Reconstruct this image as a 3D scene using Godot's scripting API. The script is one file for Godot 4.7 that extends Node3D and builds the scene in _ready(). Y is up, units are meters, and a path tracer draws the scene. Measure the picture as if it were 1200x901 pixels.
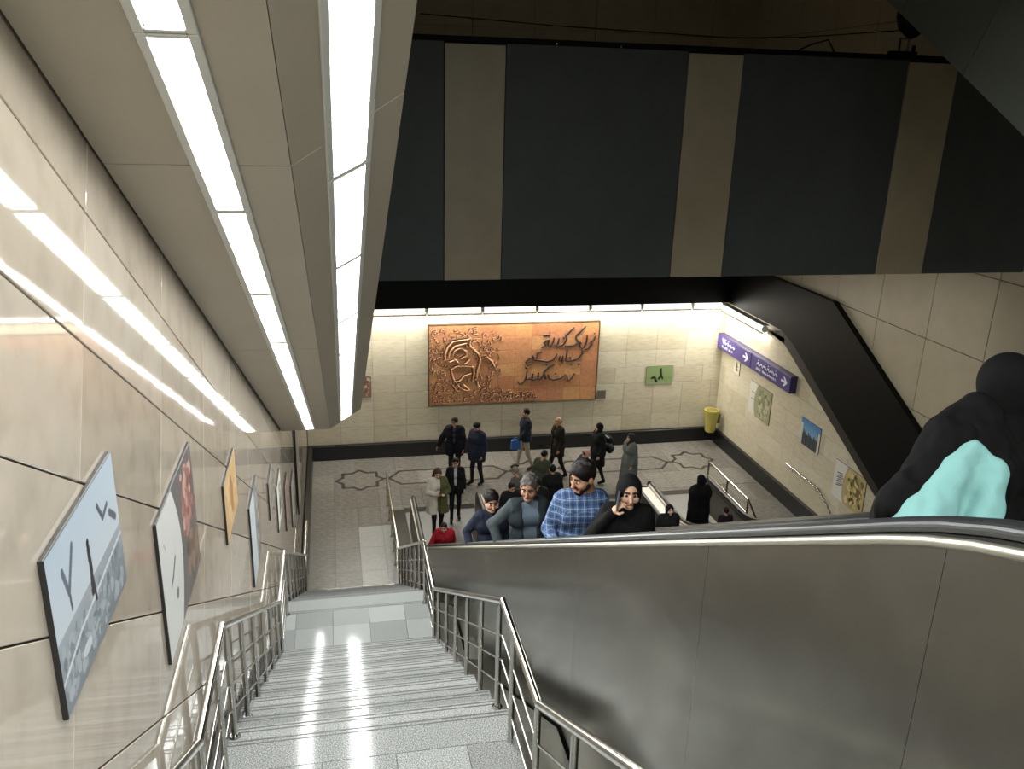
extends Node3D
# Underground station: stair beside a bank of escalators, looking down to the concourse.
# The camera stands at the origin; +x is to the right across the hall, -z is down the stairs. Concourse floor at FLOOR.
const FLOOR := -9.6
const UPPER := -1.83
const WALL_L := -0.9
const WALL_R := 11.05
const FAR := -22.4
const SLOPE := 0.5557
var M := {}
var cache := {}
var used := {}
var rng := RandomNumberGenerator.new()


func _ready():
	rng.seed = 7
	set_view()
	make_materials()
	build_shell()
	build_left_wall()
	build_ceiling_box()
	build_bulkhead()
	build_floor()
	build_stairs()
	build_railings()
	build_escalators()
	build_wall_things()
	build_mural()
	build_people()


func set_view():
	var yaw := deg_to_rad(12.02391)
	var pitch := deg_to_rad(18.40473)
	var roll := deg_to_rad(1.65919)
	var f := Vector3(sin(yaw) * cos(pitch), -sin(pitch), -cos(yaw) * cos(pitch))
	var r0 := f.cross(Vector3.UP).normalized()
	var u0 := r0.cross(f)
	var r := r0 * cos(roll) + u0 * sin(roll)
	var u := -r0 * sin(roll) + u0 * cos(roll)
	var cam := Camera3D.new()
	cam.name = "camera"
	cam.fov = rad_to_deg(2.0 * atan(450.5 / 1003.03))
	cam.near = 0.05
	cam.far = 200.0
	add_child(cam)
	cam.transform = Transform3D(Basis(r, u, -f), Vector3.ZERO)
	cam.current = true
	var we := WorldEnvironment.new()
	we.name = "environment"
	var e := Environment.new()
	e.background_mode = Environment.BG_COLOR
	e.background_color = Color(0.01, 0.01, 0.01)
	e.tonemap_mode = Environment.TONE_MAPPER_LINEAR
	e.tonemap_exposure = 1.0
	e.sdfgi_enabled = true
	e.ssao_enabled = true
	e.ssil_enabled = true
	we.environment = e
	add_child(we)


# ------------------------------------------------------------------ helpers
func numbered(n: String) -> String:
	var k: int = used.get(n, 0)
	used[n] = k + 1
	return n if k == 0 else "%s_%03d" % [n, k]


func tag(o, label := "", category := "", group := "", kind := ""):
	if label: o.set_meta("label", label)
	if category: o.set_meta("category", category)
	if group: o.set_meta("group", group)
	if kind: o.set_meta("kind", kind)
	return o


func base(called: String, at := Vector3.ZERO, b := Basis()):
	var o := Node3D.new()
	o.name = numbered(called)
	add_child(o)
	o.transform = Transform3D(b, at)
	return o


func put(called: String, mesh: Mesh, m: Material, parent = null, at := Vector3.ZERO, b := Basis()):
	var o := MeshInstance3D.new()
	o.mesh = mesh
	o.material_override = m
	if parent == null:
		o.name = numbered(called)
		add_child(o)
	else:
		o.name = called
		parent.add_child(o, true)
	o.transform = Transform3D(b, at)
	return o


func st_new() -> SurfaceTool:
	var st := SurfaceTool.new()
	st.begin(Mesh.PRIMITIVE_TRIANGLES)
	return st


func tri(st: SurfaceTool, a: Vector3, b: Vector3, c: Vector3, n: Vector3):
	if (c - a).cross(b - a).dot(n) < 0.0:
		var t := b
		b = c
		c = t
	for p in [a, b, c]:
		st.set_normal(n)
		st.add_vertex(p)


func quad(st: SurfaceTool, a: Vector3, b: Vector3, c: Vector3, d: Vector3, n := Vector3.ZERO):
	if n == Vector3.ZERO:
		n = (c - a).cross(b - a).normalized()
	tri(st, a, b, c, n)
	tri(st, a, c, d, n)


func cbox(st: SurfaceTool, c: Vector3, s: Vector3, ch := 0.004):
	var h := s / 2.0
	ch = minf(ch, minf(h.x, minf(h.y, h.z)) * 0.9)
	for ax in 3:
		var u := (ax + 1) % 3
		var v := (ax + 2) % 3
		for sg in [-1.0, 1.0]:
			var pts := []
			for q in [[-1, -1], [1, -1], [1, 1], [-1, 1]]:
				var p := Vector3.ZERO
				p[ax] = sg * h[ax]
				p[u] = q[0] * (h[u] - ch)
				p[v] = q[1] * (h[v] - ch)
				pts.append(c + p)
			var n := Vector3.ZERO
			n[ax] = sg
			quad(st, pts[0], pts[1], pts[2], pts[3], n)
		for su in [-1.0, 1.0]:
			for sv in [-1.0, 1.0]:
				var pts := []
				for q in [[-1, 0], [1, 0], [1, 1], [-1, 1]]:
					var p := Vector3.ZERO
					p[ax] = q[0] * (h[ax] - ch)
					p[u] = su * (h[u] - (ch if q[1] else 0.0))
					p[v] = sv * (h[v] - (0.0 if q[1] else ch))
					pts.append(c + p)
				var n := Vector3.ZERO
				n[u] = su
				n[v] = sv
				quad(st, pts[0], pts[1], pts[2], pts[3], n.normalized())
	for sx in [-1.0, 1.0]:
		for sy in [-1.0, 1.0]:
			for sz in [-1.0, 1.0]:
				var g := Vector3(sx, sy, sz)
				tri(st, c + g * Vector3(h.x, h.y - ch, h.z - ch), c + g * Vector3(h.x - ch, h.y, h.z - ch), c + g * Vector3(h.x - ch, h.y - ch, h.z), g.normalized())


func boxm(s: Vector3, ch := 0.004) -> Mesh:
	var key := "%.4f %.4f %.4f %.4f" % [s.x, s.y, s.z, ch]
	if not cache.has(key):
		var st := st_new()
		cbox(st, Vector3.ZERO, s, ch)
		cache[key] = st.commit()
	return cache[key]


func box(called: String, c: Vector3, s: Vector3, m: Material, parent = null, ch := 0.004, b := Basis()):
	return put(called, boxm(s, ch), m, parent, c, b)


func span(called: String, lo: Vector3, hi: Vector3, m: Material, parent = null, ch := 0.004):
	return box(called, (lo + hi) / 2.0, (hi - lo).abs(), m, parent, ch)


# A round bar along a run of points; radius may be one number or one per point.
func tube(st: SurfaceTool, pts: Array, radius, sides := 8, cap := true):
	var n := pts.size()
	var rings := []
	var side := Vector3.ZERO
	for i in n:
		var t: Vector3 = (pts[mini(i + 1, n - 1)] - pts[maxi(i - 1, 0)]).normalized()
		if side == Vector3.ZERO:
			side = t.cross(Vector3.UP if absf(t.y) < 0.9 else Vector3.RIGHT).normalized()
		side = (side - t * side.dot(t)).normalized()
		var up := side.cross(t)
		var r: float = radius[i] if radius is Array else radius
		var ring := []
		for k in sides:
			var a := TAU * k / sides
			var dir := side * cos(a) + up * sin(a)
			ring.append([pts[i] + dir * r, dir])
		rings.append(ring)
	for i in n - 1:
		for k in sides:
			var k2 := (k + 1) % sides
			var q := [rings[i][k], rings[i][k2], rings[i + 1][k2], rings[i + 1][k]]
			if (q[2][0] - q[0][0]).cross(q[1][0] - q[0][0]).dot(q[0][1]) < 0.0:
				q = [q[0], q[3], q[2], q[1]]
			for j in [0, 1, 2, 0, 2, 3]:
				st.set_normal(q[j][1])
				st.add_vertex(q[j][0])
	if cap:
		for e in [0, n - 1]:
			var out: Vector3 = (pts[0] - pts[1]).normalized() if e == 0 else (pts[n - 1] - pts[n - 2]).normalized()
			for k in range(1, sides - 1):
				tri(st, rings[e][0][0], rings[e][k][0], rings[e][k + 1][0], out)


func tube_mesh(pts: Array, radius, sides := 8) -> Mesh:
	var st := st_new()
	tube(st, pts, radius, sides)
	return st.commit()


# A flat shape with thickness: points in the plane spanned by ex, ey at o, pushed along ez by depth.
func slab(st: SurfaceTool, poly: Array, o: Vector3, ex: Vector3, ey: Vector3, ez: Vector3, depth: float):
	var pk := PackedVector2Array(poly)
	var idx := Geometry2D.triangulate_polygon(pk)
	for i in range(0, idx.size(), 3):
		var p := []
		for k in 3:
			p.append(o + ex * pk[idx[i + k]].x + ey * pk[idx[i + k]].y)
		tri(st, p[0], p[1], p[2], -ez)
		tri(st, p[0] + ez * depth, p[1] + ez * depth, p[2] + ez * depth, ez)
	var turn := 1.0 if not Geometry2D.is_polygon_clockwise(pk) else -1.0
	for i in pk.size():
		var a := pk[i]
		var b := pk[(i + 1) % pk.size()]
		var e := (b - a).normalized() * turn
		var n := (ex * e.y - ey * e.x).normalized()
		var a3 := o + ex * a.x + ey * a.y
		var b3 := o + ex * b.x + ey * b.y
		quad(st, a3, b3, b3 + ez * depth, a3 + ez * depth, n)


# A section (x, y offsets) carried along a path of (z, y); smooth along the path.
func sweep(st: SurfaceTool, section: Array, path: Array, closed := false):
	var n := section.size()
	var segs := n if closed else n - 1
	for s in segs:
		var a: Vector2 = section[s]
		var b: Vector2 = section[(s + 1) % n]
		for i in path.size() - 1:
			var p: Vector2 = path[i]
			var q: Vector2 = path[i + 1]
			var v := [Vector3(a.x, p.y + a.y, p.x), Vector3(b.x, p.y + b.y, p.x), Vector3(b.x, q.y + b.y, q.x), Vector3(a.x, q.y + a.y, q.x)]
			var along: Vector3 = v[3] - v[0]
			var across: Vector3 = v[1] - v[0]
			var nn := across.cross(along).normalized()
			quad(st, v[0], v[1], v[2], v[3], nn)


func mat(c: Color, rough := 0.6, metal := 0.0, spec := 0.5) -> StandardMaterial3D:
	var m := StandardMaterial3D.new()
	m.albedo_color = c
	m.roughness = rough
	m.metallic = metal
	m.metallic_specular = spec
	return m


func noise_tex(freq: float, colors: Array, size := 512, type := FastNoiseLite.TYPE_SIMPLEX_SMOOTH, oct := 4, seed_ := 1, stops: Array = []) -> NoiseTexture2D:
	var n := FastNoiseLite.new()
	n.noise_type = type
	n.frequency = freq
	n.fractal_octaves = oct
	n.seed = seed_
	var t := NoiseTexture2D.new()
	t.width = size
	t.height = size
	t.seamless = true
	t.noise = n
	var g := Gradient.new()
	var offs := PackedFloat32Array()
	var cs := PackedColorArray()
	for i in colors.size():
		offs.append(stops[i] if stops.size() else float(i) / (colors.size() - 1))
		cs.append(colors[i])
	g.offsets = offs
	g.colors = cs
	t.color_ramp = g
	return t


func tri_tex(m: StandardMaterial3D, t: Texture2D, metres: float) -> StandardMaterial3D:
	m.albedo_texture = t
	m.uv1_triplanar = true
	m.uv1_world_triplanar = true
	m.uv1_scale = Vector3.ONE / metres
	return m


func rgb(r: int, g: int, b: int) -> Color:
	return Color(r / 255.0, g / 255.0, b / 255.0)


func make_materials():
	var white := Color(1, 1, 1)
	# polished cream stone of the stair wall, three tones
	for i in 3:
		var t: Color = [rgb(176, 164, 149), rgb(171, 159, 144), rgb(181, 170, 156)][i]
		var m := mat(white, 0.035, 0.0, 0.55)
		M["stone_%d" % i] = tri_tex(m, noise_tex(0.012, [t.darkened(0.07), t, t.lightened(0.05)], 512, FastNoiseLite.TYPE_SIMPLEX_SMOOTH, 5, 11 + i), 1.7)
	# travertine of the concourse walls
	for i in 4:
		var t: Color = [rgb(200, 190, 165), rgb(205, 196, 172), rgb(195, 185, 159), rgb(201, 190, 166)][i]
		var m := mat(white, 0.35)
		tri_tex(m, noise_tex(0.02, [t.darkened(0.08), t, t.lightened(0.06)], 256, FastNoiseLite.TYPE_SIMPLEX_SMOOTH, 4, 31 + i), 1.3)
		m.uv1_scale = Vector3(0.5, 2.5, 0.5)
		M["travertine_%d" % i] = m
	for i in 2:
		M["panel_beige_%d" % i] = tri_tex(mat(white, 0.4), noise_tex(0.01, [rgb(166, 155, 130), rgb(176, 165, 140)], 256, FastNoiseLite.TYPE_SIMPLEX_SMOOTH, 3, 41 + i), 2.0)
	M["joint"] = mat(rgb(70, 62, 52), 0.8)
	M["joint_light"] = mat(rgb(150, 138, 118), 0.8)
	M["black_stone"] = tri_tex(mat(white, 0.3), noise_tex(0.03, [rgb(15, 15, 16), rgb(24, 24, 25)], 256), 0.8)
	M["black_metal"] = mat(rgb(8, 8, 8), 0.55, 0.0, 0.25)
	M["brown_trim"] = mat(rgb(34, 30, 25), 0.6)
	M["ceiling_panel"] = tri_tex(mat(white, 0.45), noise_tex(0.006, [rgb(160, 151, 134), rgb(168, 159, 142)], 256, FastNoiseLite.TYPE_SIMPLEX_SMOOTH, 3, 5), 2.0)
	M["dark_void"] = mat(rgb(46, 44, 40), 0.8)
	M["dark_panel"] = tri_tex(mat(white, 0.55), noise_tex(0.01, [rgb(68, 74, 74), rgb(74, 80, 80)], 256), 2.0)
	M["truss_panel"] = mat(rgb(108, 112, 104), 0.5)
	# granite, three tones
	for i in 3:
		var b: float = [0.0, 0.04, -0.03][i]
		var g := [Color(0.30 + b, 0.306 + b, 0.302 + b), Color(0.50 + b, 0.507 + b, 0.502 + b), Color(0.57 + b, 0.577 + b, 0.572 + b), Color(0.71 + b, 0.717 + b, 0.71 + b)]
		M["granite_%d" % i] = tri_tex(mat(white, 0.1, 0.0, 0.42), noise_tex(0.16, g, 512, FastNoiseLite.TYPE_SIMPLEX, 3, 51 + i, [0.2, 0.42, 0.6, 0.85]), 1.0)
	M["granite_dark"] = tri_tex(mat(white, 0.5), noise_tex(0.16, [rgb(62, 61, 58), rgb(98, 96, 92)], 256, FastNoiseLite.TYPE_SIMPLEX, 3, 61), 0.6)
	for i in 4:
		var t: Color = [rgb(118, 114, 106), rgb(110, 106, 100), rgb(125, 121, 113), rgb(114, 109, 100)][i]
		var m := mat(white, 0.32)
		tri_tex(m, noise_tex(0.03, [t.darkened(0.3), t, t.lightened(0.14)], 256, FastNoiseLite.TYPE_SIMPLEX_SMOOTH, 5, 71 + i), 1.0)
		m.uv1_scale = Vector3(0.6, 1.0, 2.4)
		M["floor_stone_%d" % i] = m
	M["floor_pale"] = tri_tex(mat(white, 0.32), noise_tex(0.03, [rgb(158, 158, 154), rgb(176, 176, 172)], 256), 1.0)
	M["inlay"] = mat(rgb(56, 52, 46), 0.4)
	M["steel"] = mat(rgb(190, 188, 182), 0.16, 1.0)
	var cl := mat(Color(1, 1, 1), 0.25, 1.0)
	M["cladding"] = tri_tex(cl, noise_tex(0.02, [rgb(128, 126, 119), rgb(137, 135, 128)], 256, FastNoiseLite.TYPE_SIMPLEX_SMOOTH, 3, 81), 1.5)
	cl.normal_enabled = true
	var nt := noise_tex(0.006, [Color.BLACK, Color.WHITE], 512, FastNoiseLite.TYPE_SIMPLEX_SMOOTH, 2, 82)
	nt.as_normal_map = true
	nt.bump_strength = 2.0
	cl.normal_texture = nt
	cl.normal_scale = 0.25
	M["steel_lip"] = mat(rgb(205, 199, 184), 0.42, 1.0)
	M["steel_deck"] = mat(rgb(150, 148, 143), 0.36, 1.0)
	M["steel_dull"] = mat(rgb(112, 110, 104), 0.4, 1.0)
	M["rubber"] = mat(rgb(34, 35, 36), 0.38)
	M["step_metal"] = mat(rgb(120, 120, 118), 0.45, 0.8)
	M["plate_dark"] = mat(rgb(52, 48, 42), 0.35, 0.6)
	M["frame_white"] = mat(rgb(196, 196, 190), 0.45)
	var lamp := mat(rgb(250, 250, 246), 0.5)
	lamp.emission_enabled = true
	lamp.emission = Color(1.0, 0.99, 0.96)
	lamp.emission_energy_multiplier = 1.4
	M["lamp"] = lamp
	M["lamp_off"] = mat(rgb(214, 208, 190), 0.4)
	M["poster_edge"] = mat(rgb(38, 36, 34), 0.5)


# ------------------------------------------------------------------ setting
func build_shell():
	var w
	# far wall: black plinth, cream stone in courses, black light ledge, plain panels above
	w = span("wall_far", Vector3(-1.4, -13.0, FAR - 0.5), Vector3(11.6, 5.0, FAR - 0.03), M.joint_light)
	tag(w, "cream stone wall behind the concourse with black plinth", "wall", "", "structure")
	var o: Vector3 = w.position
	for r in 8:
		for c in 14:
			var x0 := -0.9 + c * 0.9 - (0.0 if r % 4 != 3 else 0.3)
			var x1 := minf(x0 + 0.894, WALL_R)
			x0 = maxf(x0, WALL_L)
			if x1 - x0 < 0.1: continue
			var y0 := FLOOR + 0.42 + r * 0.487
			box("tile", Vector3((x0 + x1) / 2, y0 + 0.2405, FAR - 0.02) - o, Vector3(x1 - x0, 0.481, 0.04), M["travertine_%d" % (rng.randi() % 4)], w, 0.004)
	for r in 4:
		for c in 8:
			var x0 := 0.385 + (c - 1) * 1.57
			var x1 := minf(x0 + 1.558, WALL_R + 0.03)
			x0 = maxf(x0, WALL_L)
			var y0 := -4.12 + r * 1.45 if r < 4 else 0.0
			box("panel", Vector3((x0 + x1) / 2, y0 + 0.72, FAR - 0.02) - o, Vector3(x1 - x0, 1.438, 0.04), M["panel_beige_%d" % (rng.randi() % 2)], w, 0.005)
	for c in 8:
		var x0 := 0.385 + (c - 1) * 1.57
		var x1 := minf(x0 + 1.558, WALL_R + 0.03)
		x0 = maxf(x0, WALL_L)
		box("panel", Vector3((x0 + x1) / 2, 2.4, FAR - 0.02) - o, Vector3(x1 - x0, 1.438, 0.04), M["panel_beige_%d" % (rng.randi() % 2)], w, 0.005)
	w = span("baseboard_far", Vector3(WALL_L, FLOOR, FAR), Vector3(WALL_R, FLOOR + 0.42, FAR + 0.12), M.black_stone, null, 0.01)
	tag(w, "black polished stone plinth along the concourse end wall", "baseboard", "", "structure")
	# right wall
	w = span("wall_right", Vector3(WALL_R + 0.03, -13.0, FAR - 0.5), Vector3(WALL_R + 0.5, 5.0, 9.0), M.joint)
	tag(w, "tall beige panelled wall beside the escalator hall", "wall", "", "structure")
	o = w.position
	for r in range(-3, 9):
		for c in range(-1, 12):
			var z0 := FAR + c * 0.9 + (0.0 if r % 2 == 0 else 0.35)
			var y0 := FLOOR + 0.42 + r * 0.487
			if r < 0 and z0 < -17.0: continue
			cut_tile("tile", maxf(z0, FAR), z0 + 0.894, y0, y0 + 0.481, WALL_R, M["travertine_%d" % (rng.randi() % 4)], w, o, false)
	for r in range(-3, 6):
		for c in 18:
			var z0 := -21.7 - 1.555 + c * 1.555
			var y0 := -5.57 + r * 1.45
			cut_tile("panel", maxf(z0, FAR), z0 + 1.539, y0, y0 + 1.434, WALL_R, M["panel_beige_%d" % (rng.randi() % 2)], w, o, true)
	# plinth that stops where the side stair goes down
	var st := st_new()
	slab(st, [Vector2(FAR + 0.12, FLOOR), Vector2(-16.9, FLOOR), Vector2(-16.5, FLOOR + 0.14), Vector2(-16.45, FLOOR + 0.42), Vector2(FAR + 0.12, FLOOR + 0.42)], Vector3(WALL_R - 0.1, 0, 0), Vector3(0, 0, 1), Vector3.UP, Vector3.RIGHT, 0.1)
	tag(put("baseboard_right", st.commit(), M.black_stone), "black stone plinth along the wall below the purple sign", "baseboard", "", "structure")
	# black light ledge round the concourse: level at first, then falling with the side stair
	w = span("trim_1", Vector3(WALL_L, -5.28, FAR), Vector3(WALL_R - 0.12, -4.1, FAR + 0.42), M.black_metal, null, 0.01)
	tag(w, "black ledge over the lights on the end wall", "trim", "", "structure")
	st = st_new()
	slab(st, [Vector2(FAR, -5.3), Vector2(-19.0, -5.3), Vector2(-18.35, -5.5), Vector2(-13.0, -8.15), Vector2(-8.0, -10.7), Vector2(-8.0, -8.7), Vector2(-16.95, -4.1), Vector2(FAR, -4.1)], Vector3(WALL_R - 0.14, 0, 0), Vector3(0, 0, 1), Vector3.UP, Vector3.RIGHT, 0.14)
	w = put("trim_2", st.commit(), M.black_metal)
	tag(w, "broad black band slanting down the wall towards the side stair", "trim", "", "structure")
	st = st_new()
	slab(st, [Vector2(-19.65, -5.5), Vector2(-18.75, -5.62), Vector2(-13.0, -8.36), Vector2(-8.0, -10.9), Vector2(-8.0, -10.7), Vector2(-13.0, -8.15), Vector2(-18.35, -5.5), Vector2(-19.0, -5.3)], Vector3(WALL_R - 0.13, 0, 0), Vector3(0, 0, 1), Vector3.UP, Vector3.RIGHT, 0.13)
	put("edge_strip", st.commit(), M.brown_trim, w)
	# unseen closure of the hall
	w = span("ceiling", Vector3(-1.4, 3.4, FAR - 0.5), Vector3(11.6, 3.8, 9.0), M.dark_void)
	tag(w, "dark ceiling high above the escalator hall", "ceiling", "", "structure")
	w = span("ceiling_added_low", Vector3(0.4, 1.63, 0.6), Vector3(11.5, 1.95, 8.8), M.ceiling_panel)  # unseen slab, added so the hall lamps leave the upper far wall dark
	tag(w, "added unseen low ceiling behind the stair top, keeping lamp light off the upper far wall", "ceiling", "", "structure")
	w = span("wall_back", Vector3(-1.4, -13.0, 8.6), Vector3(11.6, 5.0, 9.0), M.panel_beige_0)
	tag(w, "beige wall at the top of the escalator hall", "wall", "", "structure")
	w = span("floor_upper", Vector3(-1.4, UPPER - 0.4, 1.6), Vector3(11.5, UPPER, 8.8), M.granite_0)
	tag(w, "grey granite floor at the top of the stairs", "floor", "", "structure")
	w = span("floor_pit", Vector3(-1.4, -13.4, -18.0), Vector3(11.5, -13.0, 8.8), M.dark_void)
	tag(w, "dark pit floor beneath the escalators", "floor", "", "structure")


# a wall piece kept above (or below) the middle line of the slanting black band
func cut_tile(called: String, z0: float, z1: float, y0: float, y1: float, x: float, m: Material, parent, o: Vector3, above: bool):
	if z1 - z0 < 0.02: return
	var line := [Vector2(-30, -4.75), Vector2(-18.0, -4.75), Vector2(-8.0, -9.8), Vector2(12.0, -19.9)]
	var region := line + ([Vector2(12, 9), Vector2(-30, 9)] if above else [Vector2(12, -30), Vector2(-30, -30)])
	for poly in Geometry2D.intersect_polygons(PackedVector2Array([Vector2(z0, y0), Vector2(z1, y0), Vector2(z1, y1), Vector2(z0, y1)]), PackedVector2Array(region)):
		if poly.size() < 3: continue
		var st := st_new()
		slab(st, Array(poly), Vector3(x, 0, 0) - o, Vector3(0, 0, 1), Vector3.UP, Vector3.RIGHT, 0.03)
		put(called, st.commit(), m, parent)


func build_left_wall():
	var w = span("wall_left", Vector3(WALL_L - 0.5, -13.0, FAR - 0.5), Vector3(WALL_L - 0.03, 5.0, 9.0), M.joint)
	tag(w, "polished cream stone wall beside the stairs with slanting joints", "wall", "", "structure")
	var o: Vector3 = w.position
	var s := atan(0.587)
	var e := Vector3(0, -sin(s), -cos(s))       # down the slope
	var p := Vector3(0, cos(s), -sin(s))        # square to it, in the wall
	var b := Basis(Vector3.RIGHT, p, -e)
	var origin := Vector3(WALL_L - 0.02, -1.006, -3.143)   # on a cross joint
	var along: Array = []
	var rowh := 0.582 * cos(s)
	# joint line through z = -2.556, y = 0.095
	var j0 := (Vector3(0, 0.095, -2.556) - Vector3(0, origin.y, origin.z)).dot(p)
	for r in range(-7, 5):
		for c in range(-4, 11):
			var shift := 0.0 if r % 2 == 0 else 0.0
			var u0 := c * 1.36 + shift
			var v0 := j0 + (r - 1) * rowh
			var mid := origin + e * (u0 + 0.68) + p * (v0 + rowh / 2)
			if mid.z > 1.5 or mid.z < -15.6: continue
			# keep those between the stair and the ceiling
			var stair := 0.56 * mid.z - 1.9
			var ceil_y := 0.181 + 0.521 * (mid.z + 2.859)
			if mid.y < stair - 1.0 or mid.y > ceil_y + 0.9 or mid.y < FLOOR - 0.4: continue
			box("panel", mid - o, Vector3(0.04, rowh - 0.007, 1.36 - 0.005), M["stone_%d" % (rng.randi() % 3)], w, 0.003, b)
	for r in 7:
		for c in 5:
			var z0 := FAR + c * 1.4
			box("panel", Vector3(WALL_L - 0.026, FLOOR + 0.42 + r * 0.62 + 0.31, z0 + 0.7) - o, Vector3(0.03, 0.612, 1.392), M["stone_%d" % (rng.randi() % 3)], w, 0.003)
	w = span("baseboard_left", Vector3(WALL_L, FLOOR, FAR + 0.12), Vector3(-0.78, FLOOR + 0.42, -15.5), M.black_stone, null, 0.01)
	tag(w, "black stone plinth along the wall past the foot of the stairs", "baseboard", "", "structure")


func ceil_y(z: float) -> float:
	return 0.181 + 0.5212 * (z + 2.859)


func fixture(called: String, label: String, group: String, at: Vector3, b: Basis, length: float, width: float, border: float, energy: float):
	# b.x runs along the lamp, b.z points back into the ceiling, light leaves along -b.z
	var t = base(called, at, b)
	tag(t, label, "light", group)
	for s in [-1.0, 1.0]:
		box("frame", Vector3(0, s * (width / 2 + border / 2), 0.0), Vector3(length, border, 0.03), M.frame_white, t, 0.003)
		box("frame", Vector3(s * (length / 2 - 0.011), 0, 0.0), Vector3(0.02, width, 0.03), M.frame_white, t, 0.003)
	box("diffuser", Vector3(0, 0, 0.006), Vector3(length - 0.044, width, 0.012), M.lamp, t, 0.002)
	var l := AreaLight3D.new()
	l.name = "lamp_light"
	l.area_size = Vector2(length - 0.06, width - 0.01)
	l.light_energy = energy
	l.light_color = Color(0.98, 0.995, 0.985)
	l.shadow_enabled = true
	l.set("area_range", 40.0)
	l.set("area_attenuation", 2.0)
	t.add_child(l, true)
	l.position = Vector3(0, 0, -0.004)
	return t


func build_ceiling_box():
	# dropped ceiling over the stairs: a flat soffit and a rising flank, in panels with open joints
	var t = base("ceiling_box", Vector3.ZERO)
	tag(t, "dropped brown metal ceiling sloping down over the stairs", "ceiling", "", "structure")
	var slope := Vector3(0, -0.5212, -1.0).normalized()
	var m := 0.647
	var cuts := [1.6, -0.45, -3.76, -7.1, -10.22, -12.6]
	var xs := [[WALL_L + 0.02, -0.557], [-0.37, -0.16]]
	var up := Vector3(0, 1.0, -0.5212).normalized()
	for i in cuts.size() - 1:
		var za: float = cuts[i] - 0.006
		var zb: float = cuts[i + 1] + 0.006
		var xr := [[WALL_L + 0.015, -0.557], [-0.37, -0.163], [-0.16, -0.02], [0.175, 0.31]]
		for k in 4:
			var x0: float = xr[k][0]
			var x1: float = xr[k][1]
			var y0 := 0.0 if k < 2 else (x0 + 0.163) * m
			var y1 := 0.0 if k < 2 else (x1 + 0.163) * m
			var st := st_new()
			var a := Vector3(x0, ceil_y(za) + y0, za)
			var b := Vector3(x1, ceil_y(za) + y1, za)
			var c := Vector3(x1, ceil_y(zb) + y1, zb)
			var d := Vector3(x0, ceil_y(zb) + y0, zb)
			var n := (c - a).cross(b - a).normalized()
			if n.y > 0: n = -n
			var th := -n * 0.02
			quad(st, a, b, c, d, n)
			quad(st, a + th, b + th, c + th, d + th, -n)
			quad(st, a, b, b + th, a + th, Vector3(0, 0, 1))
			quad(st, d, c, c + th, d + th, Vector3(0, 0, -1))
			quad(st, a, d, d + th, a + th, Vector3(-1, 0, 0))
			quad(st, b, c, c + th, b + th, Vector3(1, 0, 0))
			put("panel", st.commit(), M.ceiling_panel, t)
	# dark backing behind the joints and lamps, and the rest of the box
	var st2 := st_new()
	var za := 1.6
	var zb := -12.6
	var sec := [Vector2(WALL_L + 0.01, 0.03), Vector2(-0.17, 0.03), Vector2(0.3, 0.33), Vector2(0.3, 0.6), Vector2(WALL_L + 0.01, 0.6)]
	sweep(st2, sec, [Vector2(za, ceil_y(za)), Vector2(zb, ceil_y(zb))], true)
	put("backing", st2.commit(), M.joint, t)
	var st3 := st_new()
	var pts := []
	for q in [Vector2(WALL_L + 0.01, 0.0), Vector2(-0.163, 0.0), Vector2(0.31, 0.306), Vector2(0.31, 0.6), Vector2(WALL_L + 0.01, 0.6)]:
		pts.append(q)
	slab(st3, pts, Vector3(0, ceil_y(zb), zb), Vector3.RIGHT, Vector3.UP, Vector3(0, 0, -1), 0.02)
	put("end_panel", st3.commit(), M.ceiling_panel, t)
	# two rows of lamps
	var edges := [1.05, -0.26, -1.57, -2.89, -4.21, -5.51, -6.82, -8.13, -9.44, -10.75, -12.5]
	var bx := Basis(slope, up.cross(slope).normalized(), up)
	for i in edges.size() - 1:
		var z0: float = edges[i]
		var z1: float = edges[i + 1]
		var zm := (z0 + z1) / 2
		var len := (z0 - z1) * sqrt(1 + 0.5212 * 0.5212) - 0.006
		fixture("ceiling_light", ordinal(edges.size() - 2 - i) + " lamp up the row nearer the stone wall", "lamps in the flat part of the stair ceiling", Vector3(-0.4635, ceil_y(zm) + 0.004, zm), bx, len, 0.117, 0.034, 1.8)
	edges = [1.05, -0.2, -1.45, -2.75, -4.13, -5.38, -6.7, -7.85, -9.1, -10.35, -11.6, -12.45]
	var fl := Vector3(1, m, 0).normalized()
	var nn := fl.cross(slope).normalized()
	if nn.y < 0: nn = -nn
	var by := Basis(slope, nn.cross(slope).normalized(), nn)
	for i in edges.size() - 1:
		var z0: float = edges[i]
		var z1: float = edges[i + 1]
		var zm := (z0 + z1) / 2
		var len := (z0 - z1) * sqrt(1 + 0.5212 * 0.5212) - 0.006
		var x := 0.0775
		fixture("ceiling_light", ordinal(edges.size() - 2 - i) + " lamp up the row in the rising ceiling edge", "lamps in the rising edge of the stair ceiling", Vector3(x, ceil_y(zm) + (x + 0.163) * m + 0.004, zm), by, len, 0.165, 0.033, 4.4)
	# lamps under the black ledge
	for i in 8:
		var x0 := -0.65 + i * 1.5
		var x1 := minf(x0 + 1.47, 10.75)
		tube_lamp(ordinal(i) + " tube lamp along the end wall, counted from the stairs", "lamps along the end wall", Vector3((x0 + x1) / 2, -5.37, FAR + 0.28), Basis(), x1 - x0, 8.5)
	tube_lamp("white tube lamp above the purple sign", "", Vector3(WALL_R - 0.2, -5.46, -20.95), Basis(Vector3.UP, -PI / 2), 2.5, 8.0)
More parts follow.
